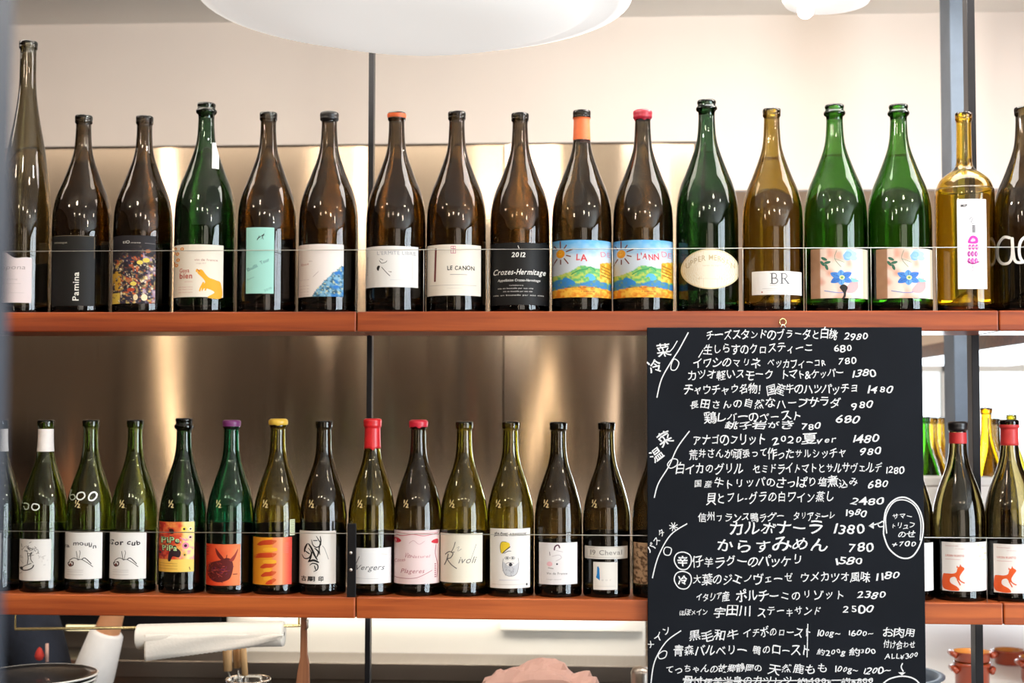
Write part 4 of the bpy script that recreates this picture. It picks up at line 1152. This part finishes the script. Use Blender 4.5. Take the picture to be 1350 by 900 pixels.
# screw eye that carries the board
c = at(1032, 424.5, -.006)
hk = empty('screw_eye', (c.x, 0, c.z), 'small brass screw eye in the upper shelf edge above the chalkboard', 'hook')
ring = [(c.x + .0055 * math.cos(k * PI / 10), -.006, c.z + .0055 * math.sin(k * PI / 10)) for k in range(20)]
tube('eye_ring', ring, .0012, M['brass'], hk, 8, True)
tube('shank', [(c.x, -.006, c.z + .0055), (c.x, .004, c.z + .006)], .0012, M['brass'], hk, 8)
tube('string_loop', [(c.x - .004, YB + .004, c00.z + .0002), (c.x - .001, -.008, c.z - .004), (c.x + .001, -.008, c.z - .004), (c.x + .004, YB + .004, c00.z + .0002)], .0006, M['chalk'], hk, 6)

# ------------------------------------------------------------------ pendant lamps
LC = at(548, 60, -.36)
zb_ = at(548, 69, -.36 + .14).z
zr = at(548, 22, -.36).z
pl = empty('pendant_lamp', (LC.x, -.36, ZC), 'wide white bowl-shaped pendant lamp hanging low above the left bottles', 'lamp')
rr_ = 240 / scale_at(548, -.36)
prof = [(.001, zb_ + .001), (rr_ * .40, zb_), (rr_ * .56, zb_ + .001), (rr_ * .70, zb_ + .006), (rr_ * .84, zb_ + .016), (rr_ * .95, zb_ + .027), (rr_ * 1.0, zb_ + .034), (rr_ * 1.12, zb_ + .038), (rr_ * 1.2, zb_ + .043), (rr_ * 1.12, zb_ + .05), (rr_ * .6, zb_ + .08), (.03, zb_ + .10), (.001, zb_ + .10)]
lathe('lamp_shade', [(r, z) for r, z in prof], (LC.x, -.36, 0), M['lampshade'], pl, 72)
bulb('pendant_uplight', (LC.x, -.36, 2.28), 15, (1, .95, .86), .04)  # uplight added above the shade to brighten the ceiling
tube('cord', [(LC.x, -.36, zb_ + .09), (LC.x, -.36, ZC)], .004, M['white'], pl)
lathe('ceiling_rose', [(.001, ZC - .03), (.05, ZC - .028), (.055, ZC)], (LC.x, -.36, 0), M['white'], pl, 24)
L2 = at(1090, 6, .25)
z2 = L2.z
p2 = empty('pendant_lamp', (L2.x, .25, ZC), 'flat white disc lamp with a glowing round bulb, at the top right of the picture', 'lamp')
r2 = 58 / scale_at(1090, .25)
lathe('lamp_shade', [(.001, z2), (r2 * .6, z2 - .002), (r2 * .93, z2 + .002), (r2, z2 + .012), (r2 * .8, z2 + .022), (.03, z2 + .03)], (L2.x, .25, 0), M['lampshade'], p2, 48)
tube('cord', [(L2.x, .25, z2 + .02), (L2.x, .25, ZC)], .003, M['white'], p2)
mb = mat('glowing_bulb', (255, 246, 226), .4); mb.node_tree.nodes['Principled BSDF'].inputs['Emission Color'].default_value = (1, .93, .8, 1); mb.node_tree.nodes['Principled BSDF'].inputs['Emission Strength'].default_value = 6
bulb('disc_uplight', (L2.x, .25, z2 + .08), 9, (1, .95, .86), .03)  # second added uplight, above the disc, brightening ceiling and wall
bl = at(1062, 14, .22); rb = 11 / scale_at(1062, .22)
lathe('light_bulb', [(.0001, -rb)] + [(rb * math.sin(t), -rb * math.cos(t)) for t in np.linspace(.3, PI - .3, 9)] + [(.0001, rb)], bl, mb, p2, 24)

# ------------------------------------------------------------------ kitchen counter and what stands on it
ZK = .935
ct = empty('kitchen_counter', (0, .7, 0), 'long stainless steel kitchen counter running behind the shelves', 'counter')
box('worktop', -2.6, .23, .86, 1.098, ZK - .04, ZK, M['counter'], ct, .002)
box('cabinet', -2.55, .22, .88, 1.09, 0, ZK - .04, M['counter'], ct)
fct = empty('serving_counter', (0, .3, 0), 'narrow steel counter just behind the shelves carrying plates and jar', 'counter')
box('worktop', -2.6, .28, .16, .46, ZK - .04, ZK, M['counter'], fct, .002)
box('cabinet', -2.55, .27, .19, .44, 0, ZK - .04, M['counter'], fct)
wc = empty('white_counter', (1.1, .7, 0), 'white side counter below the window carrying the clay dishes', 'counter')
box('worktop', .30, 2.4, .2, 2.38, ZK - .03, ZK, M['white'], wc, .002)
box('cabinet', .31, 2.38, .22, 2.37, 0, ZK - .03, M['white'], wc)
# added cream backing painting reflected glow on the steel, right part; dark slot with two lit strips, left part
zl1 = at(600, 816, 1.0).z; 
lg = empty('wall_cabinet', (at(580, 830, 1.02).x, 1.02, ZK), 'added cream appliance along the steel wall below the lower shelf', 'panel')
xa, xb = at(298, 840, 1.0).x, at(851, 840, 1.0).x
box('body', xa, xb, 1.0, 1.095, at(600, 868, 1.0).z, at(600, 800, 1.0).z, M['cream'], lg, .006)
box('backing_strip', at(660, 820, 1.0).x, xb - .005, .985, .9995, at(600, 829, 1.0).z, at(600, 802, 1.0).z, M['cream'], lg, .002)
zq0 = at(600, 797, .95).z
box('fill_bar', xa + .02, xb - .02, .93, .985, zq0 + .004, zq0 + .012, M['white'], lg, .002)  # added bar above the hidden fill light
area('cabinet_lamp', ((xa + xb) / 2, .955, zq0), ((xa + xb) / 2, 1.01, zq0 - .10), xb - xa - .1, .03, 1.0, (1, .95, .86))  # added fill hidden by the shelf board, brightening the cream backing
box('base', xa, xb, 1.02, 1.095, ZK, at(600, 868, 1.0).z, M['counter'], lg)
ov = empty('oven_hood', (at(170, 820, 1.0).x, 1.05, ZK), 'black slotted oven on the counter behind the towel rail, with two lit strips', 'oven')
o0, o1 = at(60, 820, 1.0).x, at(292, 820, 1.0).x; oz0, oz1 = at(170, 831, 1.0).z, at(170, 796, 1.0).z
box('body', o0, o1, 1.0, 1.095, oz0, oz1, M['blacksteel'], ov, .004)
box('front_panel', o0, o1, 1.03, 1.095, ZK, oz0, M['counter'], ov)
ms = mat('warm_lit_strip', (255, 240, 190), .4); ms.node_tree.nodes['Principled BSDF'].inputs['Emission Color'].default_value = (1, .86, .5, 1); ms.node_tree.nodes['Principled BSDF'].inputs['Emission Strength'].default_value = 1.1
for a_, b_ in ((62, 79), (88, 128)): box('light_strip', at(a_, 828, 1.0).x, at(b_, 828, 1.0).x, .996, .9998, at(100, 830.5, 1.0).z, at(100, 823.5, 1.0).z, ms, ov)

# towel rail + paper roll
YR = .22
ra = at(20, 829, YR); rb_ = at(396, 824.5, YR)
rl = empty('towel_rail', (ra.x, YR, ra.z), 'thin brass rod hung below the lower shelf holding the paper roll', 'rail')
tube('rod', [ra, rb_], .0028, M['brass'], rl, 12)
for t in (.0, .995):
    p_ = ra.lerp(rb_, t); tube('hanger', [p_, Vector((p_.x, p_.y, ZL - TH_L - .0025)), Vector((p_.x, DEP - .01, ZL - TH_L - .0025))], .002, M['brass'], rl, 8)
tr = empty('paper_towel_roll', at(280, 836, YR), 'white paper towel roll with a torn hanging sheet below the lower shelf', 'paper roll')
e0 = at(181, 839, YR); e1 = at(375, 835, YR); rr2 = 16.5 / scale_at(280, YR)
ax = (e1 - e0).normalized(); off = Vector((0, 0, 0))
tilt = Vector((0, 0, 1)).rotation_difference(ax).to_matrix(); Ln = (e1 - e0).length
lathe('roll', [(.004, 0), (rr2 * .6, 0), (rr2 * .97, .0015), (rr2, .004), (rr2, Ln - .004), (rr2 * .97, Ln - .0015), (rr2 * .6, Ln), (.004, Ln)], e0, M['towel'], tr, 32, tilt=tilt)
V = []; Fc = []; n = 60
for i in range(n + 1):
    px = 190 + (374 - 190) * i / n
    yb = 871 - (px - 190) / 184 * 24 - (8 * (max(0, px - 330) / 44) ** 1.5) + (1.0 if i % 2 else 0)
    for k, y in enumerate(np.linspace(836, max(yb, 838), 6)):
        V.append(at(px, y, YR - rr2 - .001 - .002 * math.sin(k * 1.2 + px * .05)))
for i in range(n):
    for k in range(5): a_ = i * 6 + k; Fc.append((a_, a_ + 1, a_ + 7, a_ + 6))
o = mesh('loose_sheet', V, Fc, M['towel'], tr, True); sm_ = o.modifiers.new('thick', 'SOLIDIFY'); sm_.thickness = .0006
# wooden spatula
def slab(name, outline, Y, th, m, parent, lab=None):
    n = len(outline); F_ = [at(x, y, Y) for x, y in outline]
    V = F_ + [p_ + Vector((0, th, 0)) for p_ in F_]
    Fc = [tuple(range(n)), tuple(reversed(range(n, 2 * n)))] + [(i, i + n, (i + 1) % n + n, (i + 1) % n) for i in range(n)]
    o = mesh(name, V, Fc, m, parent); bevel(o, .001); return o


spt = empty('wooden_spatula', at(400, 810, .12), 'dark wooden spatula hanging below the lower shelf beside the paper roll', 'spatula')
ol = [(396.5, 806), (403.5, 806), (404, 840), (404.5, 862), (407, 876), (407.5, 900), (406, 960), (391, 960), (390, 900), (392, 884), (395.5, 866), (396, 840)]
slab('blade', ol, .12, .009, M['spatula'], spt)
tube('hanging_loop', [at(403, 818, .119), at(406, 816, .119), at(406, 827, .119), at(403, 830, .119)], .0012, M['wire'], spt, 6)
tube('hook', [at(400, 812, .125), Vector((at(400, 812, .125).x, .128, ZL - TH_L + .002))], .0015, M['wire'], spt, 6)
# jar with wooden handled tools
YJ = .36
jc = at(327, 893, YJ); jr = 29 / scale_at(327, YJ); jz = jc.z - ZK
jar = empty('glass_jar', (jc.x, YJ, ZK), 'clear glass jar holding wooden-handled tools below the paper roll', 'jar')
lathe('glass_wall', [(.001, .006), (jr * .9, .006), (jr * .93, .012), (jr * .95, jz - .004), (jr * 1.0, jz - .001), (jr * 1.03, jz - .003), (jr, jz - .008), (jr * .98, .004), (jr * .9, 0), (.001, 0)], (jc.x, YJ, ZK), M['clear'], jar, 40)
for i, (x0, y0, x1, y1, w_, lb) in enumerate(((299, 838, 300.5, 884, 6.2, 'beech-handled whisk in the glass jar, leftmost of the three handles'), (311.5, 836, 312.5, 880, 5.4, 'beech-handled tool in the glass jar, middle of the three handles'), (319, 838, 323, 890, 4.6, 'pale slim wooden spoon in the glass jar, rightmost of the three handles'))):
    yy = YJ + (-.008, .012, -.004)[i]
    tl = empty('kitchen_tool', (at(x1, y1, yy).x, yy, ZK + .006), lb, 'utensil', 'tools in the glass jar')
    s_ = scale_at(310, yy)
    tube('handle', [at(x0, y0, yy), at((x0 + x1) / 2, (y0 + y1) / 2, yy), at(x1, y1, yy)], [w_ * .85 / s_, w_ / s_, w_ * .9 / s_], M['beech'], tl, 14)
    pe = at(x1, y1, yy); tube('shaft', [pe, Vector((jc.x + (pe.x - jc.x) * .5, yy, ZK + .02))], .0018, M['wire'], tl, 8)
# stack of dark plates
YP = .27
pc = at(50, 888, YP); pr_ = 78 / scale_at(50, YP)
for k in range(5):
    z = pc.z - k * .0085
    pt_ = empty('dark_plate', (pc.x, YP, z - .012), ('black plate with a white rim, topmost of the stack at the lower left', 'black plate with a white rim, second from the top of the stack', 'black plate with a white rim, third from the top of the stack', 'black plate with a white rim, fourth in the stack', 'black plate with a white rim, fifth in the stack')[k], 'plate', 'stack of black plates')
    rx = pr_ * (1 - .02 * k)
    lathe('dish', [(.001, z - .011), (rx * .6, z - .011), (rx * .8, z - .006), (rx * .975, z - .001), (rx * .97, z + .0002), (rx * .78, z - .003), (rx * .6, z - .0075), (.001, z - .0078)], (pc.x, YP, 0), M['plate'], pt_, 56)
    lathe('rim', [(rx * .965, z + .0004), (rx * .99, z + .0008), (rx, z - .001), (rx * .985, z - .003), (rx * .965, z - .0022)], (pc.x, YP, 0), M['rim'], pt_, 56)
zc = pc.z - 5 * .0085 - .0035
st = lathe('serving_bowl', [(.001, ZK + .004), (pr_ * .5, ZK), (pr_ * .55, ZK + .004), (pr_ * .8, (ZK + zc) / 2), (pr_ * .85, zc), (pr_ * .80, zc), (pr_ * .7, (ZK + zc) / 2), (.001, ZK + .01)], (pc.x, YP, 0), M['plate'])
tag(st, 'dark bowl under the stack of black plates', 'bowl')
# crumpled pink paper
YQ = .35
V = []; Fc = []; nu, nv = 26, 12
cq = at(712, 900, YQ); sq = scale_at(700, YQ)
for i in range(nu + 1):
    u = i / nu
    for j in range(nv + 1):
        v = j / nv
        X_ = -78 + 156 * u; prof_ = np.interp(X_, [-80, -50, -10, 20, 32, 48, 78], [0, 14, 28, 31, 24, 8, 4])
        h_ = max(0, prof_) * math.sin(PI * v) ** .7
        k_ = noise2(np.array([[u * 40.]]), np.array([[v * 20.]]), 5, 71, 2)[0, 0] - .5
        V.append((cq.x + (X_ + k_ * 14) / sq, YQ + (v - .5) * .12, cq.z + (h_ + k_ * 30 * math.sin(PI * v)) / sq))
        if j in (0, nv) or i in (0, nu): V[-1] = (V[-1][0], V[-1][1], cq.z - .02)
for i in range(nu):
    for j in range(nv): a_ = i * (nv + 1) + j; Fc.append((a_, a_ + nv + 1, a_ + nv + 2, a_ + 1))
zq = cq.z - .02
pk = empty('paper_parcel', (cq.x, YQ, ZK), 'crumpled pale pink paper parcel on a tray below the middle of the lower shelf', 'parcel')
mesh('wrapping', V, Fc, M['pink'], pk, False)
box('tray', cq.x - .12, cq.x + .12, YQ - .08, YQ + .08, zq - .006, zq + .0005, M['counter'], pk, .002)
box('tray_base', cq.x - .1, cq.x + .1, YQ - .06, YQ + .06, ZK, zq - .006, M['counter'], pk)
# small round jar lid at the left edge of the board
kc = at(845, 886, .36); kr = 13 / scale_at(845, .36)
kb = empty('round_canister', (kc.x, .36, ZK), 'small round metal canister beside the lower left of the chalkboard', 'canister')
lathe('body', [(.001, ZK), (kr * .9, ZK), (kr, ZK + .01), (kr, kc.z), (kr * .85, kc.z + .008), (.001, kc.z + .012)], (kc.x, .36, 0), M['counter'], kb, 32)

# clay dishes
def casserole(cx, ytop, hw, h, Y, lb, zbase, lid=False):
    s_ = scale_at(cx, Y); c_ = at(cx, ytop, Y); R_ = hw / s_; H_ = h / s_
    r_ = empty('clay_dish', (c_.x, Y, zbase), lb, 'dish', 'terracotta dishes by the window')
    lathe('bowl', [(.001, 0), (R_ * .86, 0), (R_ * .93, H_ * .15), (R_ * .95, H_ * .85), (R_ * 1.02, H_ * .9), (R_ * 1.02, H_), (R_ * .96, H_), (R_ * .88, H_ * .5), (R_ * .8, H_ * .15), (.001, H_ * .14)], (c_.x, Y, zbase), M['terracotta'], r_, 44)
    lathe('glaze', [(R_ * 1.0, H_ + .0006), (R_ * .955, H_ + .0002), (R_ * .878, H_ * .5), (R_ * .79, H_ * .16), (.001, H_ * .15)], (c_.x, Y, zbase), M['terrain'], r_, 44)
    for sgn in (-1, 1):
        tube('handle', [(c_.x + sgn * R_ * .95, Y - .02, zbase + H_ * .7), (c_.x + sgn * R_ * 1.09, Y - .012, zbase + H_ * .8), (c_.x + sgn * R_ * 1.09, Y + .012, zbase + H_ * .8), (c_.x + sgn * R_ * .95, Y + .02, zbase + H_ * .7)], .006, M['terracotta'], r_, 8)
    return H_


YD = .62
z0 = ZK
h1 = at(1266, 872, YD).z - ZK; s_ = scale_at(1266, YD)
casserole(1270, 0, 22.5, h1 * s_, YD, 'terracotta dish at the bottom of the stack beside the chalkboard', ZK)
h2 = at(1266, 858, YD).z - ZK - h1 - .0012
casserole(1270, 0, 23.5, h2 * s_, YD, 'terracotta dish with an orange glaze, on top of the stack beside the chalkboard', ZK + h1 + .0012)
h3 = at(1352, 866, .72).z - ZK
casserole(1357, 0, 24, h3 * scale_at(1352, .72), .72, 'terracotta dish cut by the right edge of the picture', ZK)
casserole(1318, 0, 19, 18, .95, 'small pale-lit clay dish standing between the post and the right edge', ZK)
# curved steel sink rim
sk = empty('steel_pan', at(1222, 900, .35), 'pale steel pan rim curving out from behind the lower right of the chalkboard', 'pan')
cc = at(1175, 905, .38); Rp = 84 / scale_at(1200, .38)
lathe('pan_wall', [(.001, ZK), (Rp * .8, ZK), (Rp * .85, ZK + .01), (Rp * .95, cc.z - .01), (Rp, cc.z), (Rp * 1.03, cc.z), (Rp * 1.03, cc.z + .003), (Rp * .93, cc.z + .003), (Rp * .9, cc.z - .01), (Rp * .82, ZK + .012), (.001, ZK + .01)], (cc.x, .38 + Rp, 0), M['bluesteel'], sk, 64)


# ------------------------------------------------------------------ person behind the counter
def skinned(name, joints, edges, m, parent, sub=2, root=0):
    me = bpy.data.meshes.new(name); o = bpy.data.objects.new(name, me); COL.objects.link(o)
    porg = parent.location
    me.from_pydata([tuple(Vector(j[:3]) - porg) for j in joints], edges, []); me.update()
    sk_ = o.modifiers.new('skin', 'SKIN')
    lay = me.skin_vertices[0] if me.skin_vertices else None
    if lay is None: me.skin_vertices.new(); lay = me.skin_vertices[0]
    for i, j in enumerate(joints):
        r = j[3]; lay.data[i].radius = r if isinstance(r, tuple) else (r, r); lay.data[i].use_root = (i == root)
    ss = o.modifiers.new('sub', 'SUBSURF'); ss.levels = sub; ss.render_levels = sub
    bpy.context.view_layer.update()
    dg = bpy.context.evaluated_depsgraph_get(); nm = bpy.data.meshes.new_from_object(o.evaluated_get(dg))
    o.modifiers.clear(); o.data = nm; bpy.data.meshes.remove(me); nm.name = name
    nm.polygons.foreach_set('use_smooth', [True] * len(nm.polygons)); nm.materials.clear(); nm.materials.append(m)
    o.parent = parent
    return o


YM = .62
wr = at(148, 812, YM - .05); el = at(92, 985, YM - .02); shd = at(20, 770, YM)
hp = Vector((shd.x - .12, .70, .82)); kn = Vector((hp.x + .05, .62, .45))
P = empty('person', (hp.x, .70, 0), 'person in a navy top with a white sleeve, bending at the left behind the plates', 'person')
ch_ = Vector((shd.x - .17, .66, 1.10)); nk = Vector((shd.x - .24, .64, 1.235)); hd = Vector((shd.x - .31, .60, 1.30)); sl = Vector((shd.x - .33, .70, 1.12))
hand = wr + Vector((.022, -.004, .055))
J = [(*hp, (.15, .11)), (*(hp.lerp(ch_, .5)), (.135, .10)), (*ch_, (.15, .105)), (*nk, .055), (*hd, .05), (*shd, .055), (*el, .042), (*wr.lerp(el, .08), .029), (*wr, .026), (*sl, .055), (sl.x - .05, .62, .95, .042), (sl.x + .05, .55, .99, .028),
     (hp.x + .09, .66, .80, .085), (kn.x + .09, kn.y, kn.z, .06), (kn.x + .09, .68, .08, .04), (kn.x + .09, .56, .035, .038), (hp.x - .09, .70, .80, .085), (kn.x - .09, kn.y + .02, kn.z, .06), (kn.x - .09, .70, .08, .04), (kn.x - .09, .58, .035, .038), (*hand, (.03, .014))]
Ed = [(0, 1), (1, 2), (2, 3), (3, 4), (2, 5), (5, 6), (6, 7), (7, 8), (8, 20), (2, 9), (9, 10), (10, 11), (0, 12), (12, 13), (13, 14), (14, 15), (0, 16), (16, 17), (17, 18), (18, 19)]
skinned('body', J, Ed, M['skin'], P)
# head
V, Fc = lathe_vf([(.0001, -.125), (.03, -.12), (.055, -.09), (.07, -.04), (.078, .02), (.074, .07), (.05, .105), (.0001, .12)], (0, 0, 0), 32)
HM = Matrix.Rotation(-.35, 3, 'Y')
hc = hd + Vector((-.015, -.01, .06))
mesh('head', [hc + HM @ Vector((v[0], v[1] * 1.15, v[2])) for v in V], Fc, M['skin'], P, True)
V, Fc = lathe_vf([(.079, -.02), (.085, .02), (.082, .075), (.056, .114), (.0001, .13)], (0, 0, 0), 32)
mesh('hair', [hc + HM @ Vector((v[0], v[1] * 1.15 + .012, v[2] + .004)) for v in V], Fc, M['hair'], P, True)
V, Fc = lathe_vf([(.001, -.02), (.012, -.014), (.009, .005), (.003, .02)], (0, 0, 0), 12)
mesh('nose', [hc + HM @ Vector((v[0], v[1] - .088, v[2] - .01)) for v in V], Fc, M['skin'], P, True)
for s_ in (-1, 1):
    V, Fc = lathe_vf([(.0001, -.007), (.006, -.004), (.007, 0), (.006, .004), (.0001, .007)], (0, 0, 0), 12)
    mesh('eye', [hc + HM @ Vector((v[0] + s_ * .03, v[1] - .080, v[2] + .012)) for v in V], Fc, M['hair'], P, True)
    V, Fc = lathe_vf([(.0001, -.03), (.012, -.018), (.016, .005), (.010, .024), (.0001, .03)], (0, 0, 0), 12)
    mesh('ear', [hc + HM @ Vector((v[0] * .5 + s_ * .079, v[1], v[2])) for v in V], Fc, M['skin'], P, True)
V, Fc = lathe_vf([(.0001, -.004), (.018, -.002), (.02, 0), (.018, .003), (.0001, .004)], (0, 0, 0), 16)
mesh('mouth', [hc + HM @ Vector((v[0], v[1] * .5 - .074, v[2] - .055)) for v in V], Fc, M['red'], P, True)
# fingers curl over what lies behind the shelf edge
dirn = (hand - wr).normalized()
for k in range(4):
    b_ = hand + Vector((-.022 + .015 * k, 0, .012)); ln = (.062, .07, .066, .052)[k]
    skinned('finger', [(*b_, .0088), (*(b_ + Vector((.004, -.006, ln * .45))), .0082), (*(b_ + Vector((.006, -.022, ln * .75))), .0075), (*(b_ + Vector((.006, -.036, ln * .72))), .0062)], [(0, 1), (1, 2), (2, 3)], M['skin'], P, 1)
b_ = hand + Vector((-.026, -.004, -.022)); skinned('thumb', [(*b_, .011), (*(b_ + Vector((-.018, -.014, .022))), .0095), (*(b_ + Vector((-.022, -.03, .04))), .0078)], [(0, 1), (1, 2)], M['skin'], P, 1)
# clothing
skinned('navy_top', [(hp.x, .70, .74, (.155, .12)), (*(hp.lerp(ch_, .5)), (.175, .125)), (*ch_, (.185, .125)), (*(ch_.lerp(nk, .75)), .075), (*shd, .085), (*(shd.lerp(el, .8)), .052), (*sl, .073), (sl.x - .03, .64, 1.02, .056)], [(0, 1), (1, 2), (2, 3), (2, 4), (4, 5), (2, 6), (6, 7)], M['navy'], P)
e_ = el.lerp(wr, .80)
tube('white_sleeve', [shd.lerp(el, .93), el + Vector((.004, 0, -.004)), el.lerp(wr, .12), el.lerp(wr, .3), el.lerp(wr, .6), el.lerp(wr, .87), el.lerp(wr, .89)], [.048, .05, .05, .050, .044, .036, .030], M['sleeve'], P, 20)
rc = at(52, 862, YM - .14)
o = lathe('pocket_cloth', [(.0001, -.014), (.007, -.011), (.010, -.003), (.007, .006), (.004, .012), (.0001, .015)], rc, M['red'], P, 14)
tube('pocket_pen', [at(62, 848, YM - .14), at(62, 872, YM - .14)], .0035, M['pink'], P, 8)

bpy.data.objects.remove(_fo); bpy.data.curves.remove(_fc)
